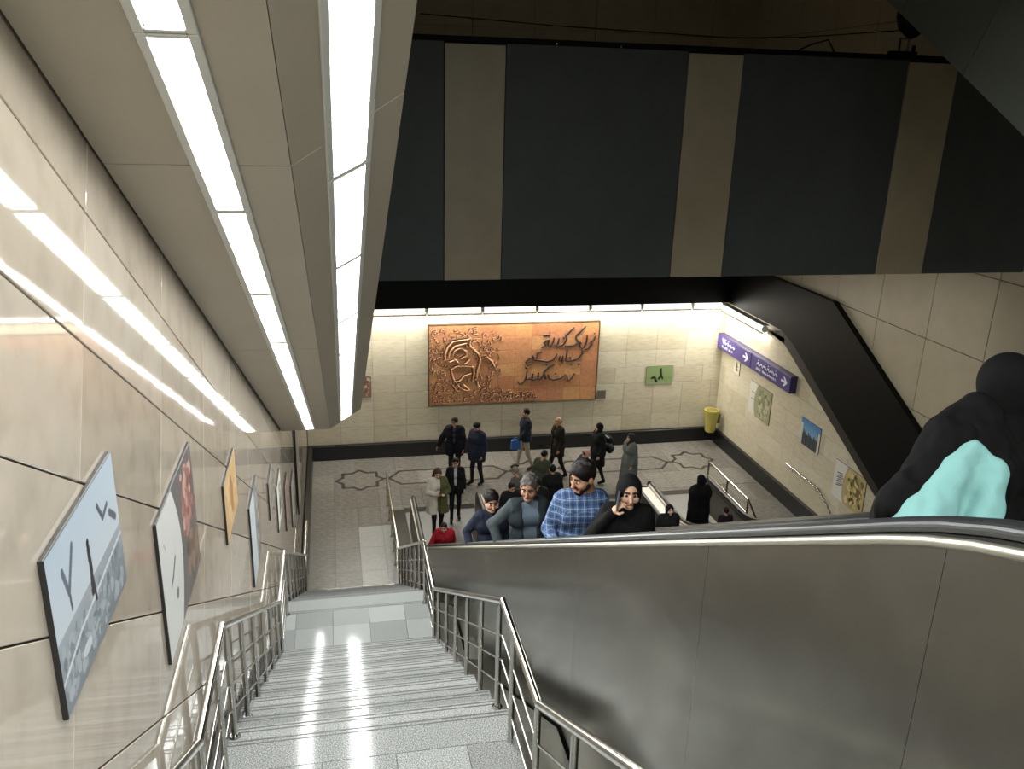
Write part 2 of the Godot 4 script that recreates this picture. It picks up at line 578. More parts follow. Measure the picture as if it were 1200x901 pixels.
	# lamps of the upper hall, behind the camera
	for i in 6:
		fixture("hall_light", ["first", "second", "third"][i % 3] + " square lamp of the " + ("near" if i < 3 else "far") + " row in the upper hall ceiling", "lamps of the upper hall", Vector3(1.3 + (i % 3) * 1.9, 1.6, 2.2 + (i / 3) * 3.2), bz_basis(Vector3.RIGHT, Vector3.DOWN), 1.2, 0.6, 0.03, 16.0)
	# lamps on the far side of the banner beam, over the concourse
	for i in 4:
		fixture("beam_light", ordinal(i) + " lamp behind the dark beam over the concourse", "lamps behind the beam", Vector3(1.0 + i * 2.0, -2.3, -12.56), bz_basis(Vector3.RIGHT, Vector3(0, -0.95, -0.3)), 1.5, 0.16, 0.03, 7.0)
	var off = box("lamp_cover", Vector3(WALL_R - 0.1, -5.52, -19.25), Vector3(0.06, 0.14, 0.9), M.lamp_off, null, 0.01)
	tag(off, "unlit end of the lamp row above the purple sign", "light")


func ordinal(i: int) -> String:
	return ["first", "second", "third", "fourth", "fifth", "sixth", "seventh", "eighth", "ninth", "tenth", "eleventh", "twelfth"][i]


# a half round lamp hung under a ledge: x runs along it, -z is the wall side
func tube_lamp(label: String, group: String, at: Vector3, b: Basis, length: float, energy: float):
	var t = base("wall_light", at, b)
	tag(t, label, "light", group)
	var st := st_new()
	tube(st, [Vector3(-length / 2 + 0.03, 0, 0), Vector3(length / 2 - 0.03, 0, 0)], 0.085, 14)
	put("diffuser", st.commit(), M.lamp, t)
	for s in [-1.0, 1.0]:
		put("end_cap", tube_mesh([Vector3(s * (length / 2 - 0.03), 0, 0), Vector3(s * length / 2, 0, 0)], 0.09, 14), M.frame_white, t)
	box("tray", Vector3(0, 0.1, -0.02), Vector3(length, 0.02, 0.2), M.frame_white, t, 0.004)
	box("sill", Vector3(0, -0.105, 0.06), Vector3(length, 0.04, 0.03), M.brown_trim, t, 0.004)
	for q in [[Vector3(0, -0.12, 0.0), Vector3(0, -1, 0.0), 0.4], [Vector3(0, -0.02, 0.1), Vector3(0, -1, 0.55), 0.5]]:
		var l := AreaLight3D.new()
		l.name = "lamp_light"
		l.area_size = Vector2(length - 0.08, 0.14)
		l.light_energy = energy * q[2]
		l.light_color = Color(1.0, 0.985, 0.945)
		l.shadow_enabled = true
		t.add_child(l, true)
		l.transform = Transform3D(bz_basis(Vector3.RIGHT, q[1]), q[0])
	return t


func bz_basis(along: Vector3, facing: Vector3) -> Basis:
	var z := -facing.normalized()
	var x := (along - z * along.dot(z)).normalized()
	return Basis(x, z.cross(x), z)


func build_bulkhead():
	var z := -11.9
	var t = base("banner_beam", Vector3(5, -0.9, z))
	tag(t, "dark panelled beam with beige stripes spanning above the concourse", "beam")
	var o := Vector3(5, -0.9, z)
	span("body", Vector3(WALL_L + 0.02, -2.44, z - 0.6) - o, Vector3(WALL_R - 0.02, 0.72, z - 0.03) - o, M.black_metal, t)
	var x := WALL_L + 0.05
	var stripes := [-1.9, 1.51, 4.9, 8.32, 11.7]
	for i in stripes.size():
		var s0: float = stripes[i]
		var s1 := s0 + 0.81
		if i > 0 and s1 < WALL_R:
			span("beige_stripe", Vector3(s0, -2.45, z - 0.03) - o, Vector3(s1, 0.675, z + 0.012) - o, M.panel_beige_0, t, 0.004)
		if i > 0:
			var a: float = maxf(stripes[i - 1] + 0.82, WALL_L + 0.03)
			var b := minf(s0 - 0.01, WALL_R - 0.03)
			span("dark_panel", Vector3(a, -2.45, z - 0.03) - o, Vector3(b, 0.70, z) - o, M.dark_panel, t, 0.004)
	span("top_rail", Vector3(WALL_L + 0.02, 0.70, z - 0.1) - o, Vector3(WALL_R - 0.02, 0.77, z + 0.02) - o, M.black_metal, t, 0.01)
	for xx in [6.0, 6.9]:
		put("clip", boxm(Vector3(0.03, 0.03, 0.03), 0.006), M.steel, t, Vector3(xx - 3.0, 0.72, z + 0.025) - o)
	# spotlight on a bracket standing on the beam
	var d = base("spotlight", Vector3(8.2, 0.77, z - 0.03))
	tag(d, "black spotlight on a bracket standing on the dark beam", "spotlight")
	box("foot", Vector3(0, 0.025, 0), Vector3(0.42, 0.05, 0.12), M.black_metal, d, 0.01)
	put("bracket", tube_mesh([Vector3(-0.06, 0.05, 0), Vector3(-0.07, 0.22, 0), Vector3(0.07, 0.22, 0), Vector3(0.06, 0.05, 0)], 0.018, 6), M.steel_dull, d)
	var st := st_new()
	tube(st, [Vector3(0.16, 0.27, 0.0), Vector3(0.05, 0.42, 0.0), Vector3(-0.02, 0.55, 0), Vector3(-0.1, 0.8, 0)], [0.1, 0.17, 0.15, 0.08], 12)
	put("housing", st.commit(), M.black_metal, d)
	box("knob", Vector3(0.17, 0.09, 0.0), Vector3(0.05, 0.09, 0.05), M.black_metal, d, 0.012)
	var c = put("cable", tube_mesh([Vector3(1.2, 1.02, z - 0.1), Vector3(3.0, 0.95, z - 0.1), Vector3(5.5, 0.9, z - 0.1), Vector3(6.6, 0.95, z - 0.1), Vector3(8.12, 1.1, z - 0.1)], 0.008, 5), M.black_metal)
	tag(c, "thin black cable hanging above the dark beam", "cable")
	c = put("cable", tube_mesh([Vector3(6.55, 0.77, z - 0.05), Vector3(6.75, 0.86, z - 0.05), Vector3(7.0, 0.93, z - 0.05), Vector3(7.12, 0.77, z - 0.05)], 0.012, 5), M.black_metal)
	tag(c, "short bent black cable on top of the dark beam", "cable")
	# side of the flight that climbs away above, top corner of the view
	t = base("stair_truss", Vector3(7.0, 1.33, -10.69))
	tag(t, "grey clad underside of a flight rising above the beam", "stair flight")
	st = st_new()
	slab(st, [Vector2(-10.69, 1.33), Vector2(-6.4, -1.07), Vector2(-6.4, 1.2), Vector2(-10.69, 3.35)], Vector3(7.0, 0, 0), Vector3(0, 0, 1), Vector3.UP, Vector3.RIGHT, 1.4)
	var tb = put("body", st.commit(), M.dark_void, t, -Vector3(7.0, 1.33, -10.69))
	for i in 4:
		var z0 := -11.6 + i * 1.3
		st = st_new()
		var q := func(zz: float, up_: float) -> Vector2: return Vector2(zz + up_ * 0.46, 1.33 - 0.5595 * (zz + 10.69) + up_ * 0.87)
		slab(st, [q.call(z0, 0.01), q.call(z0 + 1.285, 0.01), q.call(z0 + 1.285, 1.5), q.call(z0, 1.5)], Vector3(6.985, 0, 0), Vector3(0, 0, 1), Vector3.UP, Vector3.RIGHT, 0.02)
		put("panel", st.commit(), M.truss_panel, t, -Vector3(7.0, 1.33, -10.69))


func build_floor():
	var f = span("floor", Vector3(-1.4, FLOOR - 0.5, FAR - 0.5), Vector3(11.5, FLOOR - 0.03, -15.2), M.joint_light)
	tag(f, "grey stone concourse floor with dark inlaid star pattern", "floor", "", "structure")
	var o: Vector3 = f.position
	for c in 22:
		for r in 8:
			var x0 := -0.78 + c * 0.55
			var x1 := minf(x0 + 0.547, WALL_R - 0.1)
			var z0 := FAR + 0.12 + r * 1.0
			if x1 - x0 < 0.1: continue
			var zz1 := z0 + 0.997
			if x0 > 1.3 and z0 > -19.5: continue
			if x0 > 0.9 and x0 < 1.3 and z0 > -19.5: x1 = minf(x1, 1.1)
			var pale := x0 > 0.2 and x0 < 1.3 and z0 > -19.0
			box("floor_tile", Vector3((x0 + x1) / 2, FLOOR - 0.02, (z0 + zz1) / 2) - o, Vector3(x1 - x0, 0.04, zz1 - z0), M.floor_pale if pale else M["floor_stone_%d" % (rng.randi() % 4)], f, 0.002)
	# tiles round the escalator pits
	for c in 15:
		var x0 := 1.42 + c * 0.55
		if x0 > 8.9: break
		box("floor_tile", Vector3(x0 + 0.2735, FLOOR - 0.02, -19.16) - o, Vector3(0.547, 0.04, 0.24), M["floor_stone_%d" % (c % 4)], f, 0.002)
	for c in 4:
		for r in 3:
			var x0 := 9.0 + c * 0.5
			box("floor_tile", Vector3(x0 + 0.248, FLOOR - 0.02, -18.77 + r * 0.98) - o, Vector3(0.496, 0.04, 0.976), M["floor_stone_%d" % ((c + r) % 4)], f, 0.002)
	var stars := [0.44, 5.1, 9.76]
	for sx in stars:
		var loop := []
		for k in 17:
			var a := TAU * k / 16.0
			var rr := 0.62 if k % 2 == 0 else 0.475
			loop.append(Vector3(sx + cos(a) * rr, FLOOR, -20.9 + sin(a) * rr))
		inlay(f, o, loop)
	for hx in [[1.2, 4.36], [5.84, 9.0]]:
		var a: float = hx[0]
		var b: float = hx[1]
		inlay(f, o, [Vector3(a, FLOOR, -20.9), Vector3(a + 0.3, FLOOR, -21.32), Vector3(b - 0.3, FLOOR, -21.32), Vector3(b, FLOOR, -20.9), Vector3(b - 0.3, FLOOR, -20.5), Vector3(a + 0.3, FLOOR, -20.5), Vector3(a, FLOOR, -20.9)])
	for q in [[1.06, 1.2], [4.36, 4.48], [5.72, 5.84], [9.0, 9.14]]:
		inlay(f, o, [Vector3(q[0], FLOOR, -20.9), Vector3(q[1], FLOOR, -20.9)])
	# dark cover between the stair rail and the first escalator
	var p = span("floor_plate", Vector3(1.12, FLOOR - 0.02, -19.0), Vector3(1.46, FLOOR + 0.012, -15.2), M.plate_dark, null, 0.006)
	tag(p, "dark metal floor plate between stair rail and escalator", "floor plate")
	# side stair going down to the platforms, by the wall with the posters
	var s = base("side_stair", Vector3(10, FLOOR, -16.2))
	tag(s, "stone stair going down beside the poster wall", "stairs")
	for i in 12:
		box("step", Vector3(0.0, -0.1 - 0.165 * (i + 1), 0.55 + 0.3 * i), Vector3(2.0, 0.2, 0.32), M["granite_%d" % (i % 3)], s, 0.006)


func inlay(f, o: Vector3, pts: Array):
	var w := 0.042
	for i in pts.size() - 1:
		var a: Vector3 = pts[i]
		var b: Vector3 = pts[i + 1]
		var d := (b - a).normalized()
		var mid := (a + b) / 2 + Vector3(0, -0.004, 0)
		box("inlay_strip", mid - o, Vector3(a.distance_to(b) + w, 0.012, w * 2), M.inlay, f, 0.001, Basis(d, Vector3.UP, d.cross(Vector3.UP)))


var nosings := []   # (z, y) of every tread edge, top to bottom


func build_stairs():
	var t = base("staircase", Vector3(0.1, FLOOR, -15.5))
	tag(t, "grey granite stairs with landings going down along the stone wall", "stairs")
	var o := Vector3(0.1, FLOOR, -15.5)
	var x0 := -0.88
	var x1 := 1.1
	var flights := [[0.02, UPPER, -3.93, -4.15, 12], [-4.98, -4.15, -9.25, -6.65, 13], [-10.62, -6.65, -15.36, FLOOR, 15]]
	for fi in 3:
		var fl: Array = flights[fi]
		var n: int = fl[4]
		var tread: float = (fl[0] - fl[2]) / (n - 1)
		var rise: float = (fl[1] - fl[3]) / n
		for i in range(0, n - 1):
			var zn: float = fl[0] - (i + 1) * tread     # edge of this tread
			var y: float = fl[1] - (i + 1) * rise
			var s = box("step", Vector3((x0 + x1) / 2, y - rise / 2 - 0.09, zn + tread / 2 + 0.06) - o, Vector3(x1 - x0, rise + 0.18, tread + 0.12), M["granite_%d" % ((i + fi) % 3)], t, 0.005)
			for k in 2:
				box("grip_strip", Vector3(0, (rise + 0.18) / 2 - 0.0002, -(tread + 0.12) / 2 + 0.024 + k * 0.034), Vector3(x1 - x0 - 0.02, 0.005, 0.011), M.granite_dark, s, 0.001)
	# landings in slabs
	for l in [[0.02, 1.6, UPPER], [-4.98, -3.93, -4.15], [-10.62, -9.25, -6.65]]:
		var zs: Array = [l[0], l[0] + 0.31, l[0] + 0.68, l[1] + 0.1] if l[1] - l[0] < 1.45 else [l[0], l[0] + 0.31, l[0] + 0.9, l[1]]
		var xs := [x0, -0.68, -0.2, 0.28, 0.755, x1]
		for i in 3:
			for j in 5:
				if i == 0 and j > 0: continue
				var xa: float = xs[j]
				var xb: float = xs[j + 1] if i > 0 else x1
				var sl = box("landing_slab", Vector3((xa + xb) / 2, l[2] - 0.15, (zs[i] + zs[i + 1]) / 2) - o, Vector3(xb - xa - 0.003, 0.3, zs[i + 1] - zs[i] - 0.003), M["granite_%d" % ((i + j) % 3)], t, 0.002)
				if i == 0:
					for k in 2:
						box("grip_strip", Vector3(0, 0.1498, (0.085 if l[0] < -10.0 else -(zs[1] - zs[0]) / 2) + 0.024 + k * 0.034), Vector3(x1 - x0 - 0.02, 0.005, 0.011), M.granite_dark, sl, 0.001)
	# stepped dark skirting on the wall side
	var st := st_new()
	for fi in 3:
		var fl: Array = flights[fi]
		var n: int = fl[4]
		var tread: float = (fl[0] - fl[2]) / (n - 1)
		var rise: float = (fl[1] - fl[3]) / n
		for i in range(0, n):
			var zn: float = fl[0] - i * tread
			var y: float = fl[1] - i * rise
			cbox(st, Vector3(x0 - 0.002, y + 0.06 - rise / 2, zn - 0.02) - o, Vector3(0.02, 0.12 + rise, 0.06), 0.003)
			if i > 0: cbox(st, Vector3(x0 - 0.002, y + 0.055, zn + tread / 2) - o, Vector3(0.02, 0.11, tread), 0.003)
		var nz: float = [-4.98, -10.62, -15.7][fi]
		cbox(st, Vector3(x0 - 0.002, fl[3] + 0.055, (fl[2] + nz) / 2) - o, Vector3(0.02, 0.11, fl[2] - nz), 0.003)
	put("skirting", st.commit(), M.granite_dark, t)
	# sloping side plate towards the escalator
	st = st_new()
	var prof := [Vector2(1.6, UPPER - 0.02), Vector2(0.02, UPPER - 0.02), Vector2(-3.93, -4.17), Vector2(-4.98, -4.17), Vector2(-9.25, -6.67), Vector2(-10.5, -6.67), Vector2(-15.5, FLOOR)]
	sweep(st, [Vector2(1.101, -2.8), Vector2(1.101, -0.02), Vector2(1.14, -0.02), Vector2(1.14, -0.2), Vector2(1.47, -0.2), Vector2(1.47, -0.35)], prof)
	put("stringer", st.commit(), M.steel_dull, t, -o)


func rail_run(x: float, side: float, label: String):
	# top rail follows flights and landings; three thin bars and posts below
	var H := 0.9
	var t = base("stair_railing", Vector3(x, FLOOR, -15.5))
	tag(t, label, "railing", "")
	var o := Vector3(x, FLOOR, -15.5)
	var foot := [Vector2(1.4, UPPER), Vector2(0.05, UPPER), Vector2(-3.93, -4.17), Vector2(-5.0, -4.17), Vector2(-9.2, -6.65), Vector2(-10.4, -6.65), Vector2(-15.5, FLOOR + 0.02), Vector2(-19.3 if side > 0 else -17.0, FLOOR)]
	var top := []
	for q in foot: top.append(Vector3(x, q.y + H, q.x))
	for i in top.size() - 1:
		put("handrail", tube_mesh([top[i] - o, top[i + 1] - o], 0.027, 12), M.steel, t)
		if i > 0:
			var s := SphereMesh.new()
			s.radius = 0.028
			s.height = 0.056
			s.radial_segments = 12
			s.rings = 6
			put("elbow", s, M.steel, t, top[i] - o)
	for dh in [0.22, 0.42, 0.62]:
		var pts := []
		for q in foot: pts.append(Vector3(x, q.y + dh, q.x) - o)
		for i in pts.size() - 1:
			put("bar", tube_mesh([pts[i], pts[i + 1]], 0.008, 6), M.steel, t)
	var zs := [1.3, 0.4, -0.35, -1.07, -1.79, -2.51, -3.23, -3.95, -4.65, -5.13, -5.85, -6.57, -7.29, -8.0, -8.72, -9.22, -10.3, -11.02, -11.74, -12.46, -13.18, -13.9, -14.62, -15.45, -16.4, -17.0]
	if side > 0: zs += [-17.7, -18.5, -19.28]
	for z in zs:
		var y := 0.0
		for i in foot.size() - 1:
			if z <= foot[i].x and z >= foot[i + 1].x:
				y = lerpf(foot[i].y, foot[i + 1].y, (z - foot[i].x) / (foot[i + 1].x - foot[i].x))
		var r := 0.021
		var post = put("post", tube_mesh([Vector3(x, y - 0.02, z) - o, Vector3(x, y + H - 0.05, z) - o], r, 10), M.steel, t)
		put("post_cap", tube_mesh([Vector3(x, y + H - 0.056, z) - o, Vector3(x, y + H - 0.026, z) - o], [r * 1.15, r * 0.6], 10), M.steel, post)
		put("flange", tube_mesh([Vector3(x, y, z) - o, Vector3(x, y + 0.014, z) - o], [0.042, 0.034], 12), M.steel, post)


func build_railings():
	rail_run(1.05, 1.0, "steel stair railing with posts beside the escalator cladding")
	rail_run(-0.8, -1.0, "steel stair railing close to the polished stone wall")
	# guard between the last escalator and the side stair
	var t = base("guard_rail", Vector3(9.2, FLOOR, -18.7))
	tag(t, "steel guard rail beside the outer escalator and side stair", "railing")
	var pts := [Vector3(0, 0.95, 0), Vector3(0, 0.95, 2.2), Vector3(0, 0.55, 2.9)]
	for i in 2:
		put("handrail", tube_mesh([pts[i], pts[i + 1]], 0.026, 10), M.steel, t)
	put("bar", tube_mesh([Vector3(0, 0.6, 0), Vector3(0, 0.6, 2.2)], 0.014, 8), M.steel, t)
	put("bar", tube_mesh([Vector3(0, 0.3, 0), Vector3(0, 0.3, 2.2)], 0.014, 8), M.steel, t)
	for z in [0.0, 1.1, 2.2]:
		put("post", tube_mesh([Vector3(0, 0, z), Vector3(0, 1.0 if z == 0.0 else 0.95, z)], 0.025, 10), M.steel, t)
	# handrail on the poster wall
	t = base("wall_handrail", Vector3(WALL_R - 0.1, -8.5, -18.0))
	tag(t, "steel handrail fixed to the wall below the posters", "handrail")
	put("handrail", tube_mesh([Vector3(0, 0, 0), Vector3(0, 0.0, 1.55), Vector3(0, -0.75, 2.9)], 0.024, 10), M.steel, t)
	for z in [0.3, 1.4]:
		put("bracket", tube_mesh([Vector3(0, -0.02, z), Vector3(0.02, -0.1, z), Vector3(0.1, -0.12, z)], 0.01, 6), M.steel, t)


func rail_path(zn: float) -> Array:
	# (z, y) of the top of an escalator handrail from its lower end upwards
	var p := []
	p.append(Vector2(-17.75, -8.65))
	p.append(Vector2(-16.1, -8.65))
	for i in 7:
		var a := i / 6.0
		var z := lerpf(-16.1, -14.9, a)
		var y0 := -8.65
		var y1 := SLOPE * -14.9 - 0.028
		# smooth bend between level and slope
		p.append(Vector2(z, y0 + (y1 - y0) * a * a))
	for z in [-13.5, -12.0, -10.5, -9.0, -7.5, -6.0, -4.8, -3.6, -2.9, -2.3, -1.9]:
		p.append(Vector2(z, SLOPE * z - 0.028))
	var ys := SLOPE * -1.9 - 0.028
	for i in range(1, 9):
		var a := i / 8.0
		p.append(Vector2(lerpf(-1.9, -0.6, a), ys + SLOPE * 1.3 * (a - a * a / 2.0)))
	p.append(Vector2(1.6, ys + SLOPE * 0.65))
	return p


func build_escalators():
	var xs := [[1.56, 3.06], [3.47, 4.97], [5.38, 6.88], [7.29, 8.79]]
	var labels := ["steel escalator beside the stairs with people riding up", "steel escalator second from the stairs", "steel escalator third from the stairs", "steel escalator nearest the side stair with a cloaked rider"]
	var path := rail_path(0.0)
	for i in 4:
		var a: float = xs[i][0]
		var b: float = xs[i][1]
		var o := Vector3((a + b) / 2, FLOOR, -17.75)
		var t = base("escalator", o)
		tag(t, labels[i], "escalator", "bank of escalators")
		for s in [[a, -1.0], [b, 1.0]]:
			var x: float = s[0]
			var g: float = s[1]      # outward
			# handrail belt with rounded section, turned down at the lower end
			var st := st_new()
			var sec := []
			for k in 13:
				var an := PI * k / 12.0
				sec.append(Vector2(x - cos(an) * 0.042, -0.03 + sin(an) * 0.03))
			sec.append(Vector2(x + 0.03, -0.045))
			sec.append(Vector2(x - 0.03, -0.045))
			sweep(st, sec, path, true)
			var arc := []
			for k in 9:
				var an := PI * k / 8.0
				arc.append(Vector3(x, -8.65 - 0.25 + cos(an) * 0.225, -17.75 - sin(an) * 0.225))
			tube(st, arc, 0.034, 8)
			put("handrail", st.commit(), M.rubber, t, -o)
			# guide deck under the belt
			st = st_new()
			sweep(st, [Vector2(x - g * 0.06, -0.14), Vector2(x - g * 0.045, -0.048), Vector2(x + g * 0.03, -0.05), Vector2(x + g * 0.055, -0.062)], path)
			put("rail_deck", st.commit(), M.steel_dull, t, -o)
			st = st_new()
			var lip := []
			for q in path: lip.append(Vector3(x + g * 0.066, q.y - 0.068, q.x))
			tube(st, lip, 0.015, 10)
			put("lip", st.commit(), M.steel_lip, t, -o)
			# inner balustrade
			st = st_new()
			sweep(st, [Vector2(x - g * 0.07, -0.13), Vector2(x - g * 0.075, -0.8), Vector2(x - g * 0.16, -0.88), Vector2(x - g * 0.19, -1.08)], path)
			put("inner_panel", st.commit(), M.steel_dull, t, -o)
			# outer cladding in sheets
			if (i == 0 and g < 0) or (i == 3 and g > 0):
				var cuts := [-17.9, -14.9, -11.7, -8.2, -4.75, -2.95, -1.66, 1.6]
				for k in cuts.size() - 1:
					var run := [Vector2(cuts[k] + 0.001, rail_y(path, cuts[k] + 0.001))]
					for q in path:
						if q.x > cuts[k] + 0.01 and q.x < cuts[k + 1] - 0.01: run.append(q)
					run.append(Vector2(cuts[k + 1] - 0.001, rail_y(path, cuts[k + 1] - 0.001)))
					st = st_new()
					sweep(st, [Vector2(x + g * 0.066, -0.075), Vector2(x + g * 0.068, -0.085), Vector2(x + g * 0.068, -0.96 if cuts[k] < -15.0 else -2.4)], run)
					put("cladding_sheet", st.commit(), M.cladding, t, -o)
		# deck between two escalators
		if i < 3:
			var nx: float = xs[i + 1][0]
			var st := st_new()
			sweep(st, [Vector2(b + 0.08, -0.08), Vector2(b + 0.095, -0.095), Vector2(nx - 0.095, -0.095), Vector2(nx - 0.08, -0.08)], path)
			tube(st, [Vector3(b + 0.1, -8.74, -17.7), Vector3(nx - 0.1, -8.74, -17.7)], 0.02, 8)
			quad(st, Vector3(b + 0.08, -8.75, -17.72), Vector3(nx - 0.08, -8.75, -17.72), Vector3(nx - 0.08, FLOOR, -17.72), Vector3(b + 0.08, FLOOR, -17.72), Vector3(0, 0, -1))
			put("middle_deck", st.commit(), M.steel_deck, t, -o)
		# treads, comb and closing sheet below
		var st2 := st_new()
		var z := -15.3
		var y := FLOOR
		var w := (b - a) - 0.4
		while z < -1.0:
			var yn := SLOPE * z - 1.03
			cbox(st2, Vector3((a + b) / 2, maxf(yn, FLOOR + 0.005) - 0.1, z), Vector3(w, 0.2, 0.398), 0.006)
			z += 0.4
		cbox(st2, Vector3((a + b) / 2, FLOOR - 0.1, -16.3), Vector3(w, 0.21, 1.7), 0.006)
		put("steps", st2.commit(), M.step_metal, t, -o)
		span("comb_plate", Vector3(a - 0.15, FLOOR - 0.1, -19.04) - o, Vector3(b + 0.15, FLOOR + 0.004, -17.2) - o, M.step_metal, t, 0.004)
		span("threshold", Vector3(a - 0.12, FLOOR - 0.05, -19.1) - o, Vector3(b + 0.12, FLOOR + 0.006, -18.85) - o, M.plate_dark, t, 0.003)
		span("upper_plate", Vector3(a + 0.2, UPPER - 0.2, -0.95) - o, Vector3(b - 0.2, UPPER, 1.6) - o, M.step_metal, t, 0.004)
		var st3 := st_new()
		sweep(st3, [Vector2(a - 0.06, -0.9), Vector2(a - 0.06, -2.5), Vector2(b + 0.06, -2.5), Vector2(b + 0.06, -0.9)], path.slice(2))
		put("truss", st3.commit(), M.dark_void, t, -o)


func rail_y(path: Array, z: float) -> float:
	if z <= path[0].x: return path[0].y
	for i in path.size() - 1:
		if z <= path[i + 1].x:
			return lerpf(path[i].y, path[i + 1].y, (z - path[i].x) / (path[i + 1].x - path[i].x))
	return path[-1].y


# ------------------------------------------------------------------ prints and signs
func grad(img: Image, x0: int, y0: int, x1: int, y1: int, a: Color, b: Color):
	for y in range(y0, y1):
		var c := a.lerp(b, float(y - y0) / maxf(1.0, y1 - y0 - 1))
		img.fill_rect(Rect2i(x0, y, x1 - x0, 1), c)


func blob(img: Image, cx: float, cy: float, rx: float, ry: float, c: Color, turn := 0.0):
	var r := int(maxf(rx, ry)) + 1
	for y in range(maxi(0, int(cy) - r), mini(img.get_height(), int(cy) + r + 1)):
		for x in range(maxi(0, int(cx) - r), mini(img.get_width(), int(cx) + r + 1)):
			var d := Vector2(x - cx, y - cy).rotated(-turn)
			if (d.x / rx) ** 2 + (d.y / ry) ** 2 <= 1.0: img.set_pixel(x, y, c)


func stroke(img: Image, pts: Array, w: float, c: Color):
	for i in pts.size() - 1:
		var a: Vector2 = pts[i]
		var b: Vector2 = pts[i + 1]
		var n := int(a.distance_to(b)) + 1
		for k in n + 1:
			var p := a.lerp(b, float(k) / n)
			blob(img, p.x, p.y, w, w, c)


func mottle(img: Image, x0: int, y0: int, x1: int, y1: int, cols: Array, n: int, size: float, seed_: int):
	var r := RandomNumberGenerator.new()
	r.seed = seed_
	for i in n:
		blob(img, r.randf_range(x0 + size, x1 - size), r.randf_range(y0 + size, y1 - size), r.randf_range(0.4, 1.0) * size, r.randf_range(0.25, 0.8) * size, cols[r.randi() % cols.size()], r.randf() * 3.0)


func new_img(w: int, h: int, c: Color) -> Image:
	var img := Image.create(w, h, false, Image.FORMAT_RGB8)
	img.fill(c)
	return img


func picture(called: String, label: String, category: String, centre: Vector3, w: float, h: float, normal: Vector3, img: Image, depth := 0.016, gloss := 0.35, group := ""):
	var right := (-normal).cross(Vector3.UP).normalized()
	var b := Basis(right, Vector3.UP, normal)
	var t = base(called, centre, b)
	tag(t, label, category, group)
	box("board", Vector3(0, 0, depth / 2), Vector3(w, h, depth), M.poster_edge, t, 0.003)
	var st := st_new()
	var hw := w / 2 - 0.004
	var hh := h / 2 - 0.004
	var v := [Vector3(-hw, hh, depth + 0.001), Vector3(hw, hh, depth + 0.001), Vector3(hw, -hh, depth + 0.001), Vector3(-hw, -hh, depth + 0.001)]
	var uv := [Vector2(0, 0), Vector2(1, 0), Vector2(1, 1), Vector2(0, 1)]
	for k in [0, 1, 2, 0, 2, 3]:
		st.set_normal(Vector3(0, 0, 1))
		st.set_uv(uv[k])
		st.add_vertex(v[k])
	var m := mat(Color(1, 1, 1), gloss)
	m.albedo_texture = ImageTexture.create_from_image(img)
	put("print", st.commit(), m, t)
	return t


func scribble(parent, m: Material, o: Vector3, ex: Vector3, ey: Vector3, ez: Vector3, w: float, h: float, seed_: int, flowing: bool):
	var r := RandomNumberGenerator.new()
	r.seed = seed_
	var x := 0.0
	while x < w:
		var step := r.randf_range(0.35, 0.8) * h
		var st := st_new()
		if flowing:
			var pts := []
			for k in 6:
				var a := k / 5.0
				pts.append(o + ex * (x + step * 1.5 * a) + ey * (h * (0.25 + 0.25 * sin(a * 6.0 + seed_) + (0.5 if k == 0 and r.randf() < 0.6 else 0.0))) + ez * 0.002)
			tube(st, pts, h * 0.085, 5)
			if r.randf() < 0.6: put("letter_dot", tube_mesh([o + ex * (x + step * 0.6) + ey * h * 0.86, o + ex * (x + step * 0.85) + ey * h * 0.88], h * 0.08, 5), m, parent)
			x += step * 1.75
		else:
			tube(st, [o + ex * x, o + ex * x + ey * h * r.randf_range(0.55, 1.0)], h * 0.1, 5)
			if r.randf() < 0.7: tube(st, [o + ex * x + ey * h * 0.5, o + ex * (x + step * 0.6) + ey * h * r.randf_range(0.0, 0.6)], h * 0.1, 5)
			x += step * (1.0 if r.randf() < 0.8 else 2.0)
		put("letter", st.commit(), m, parent)


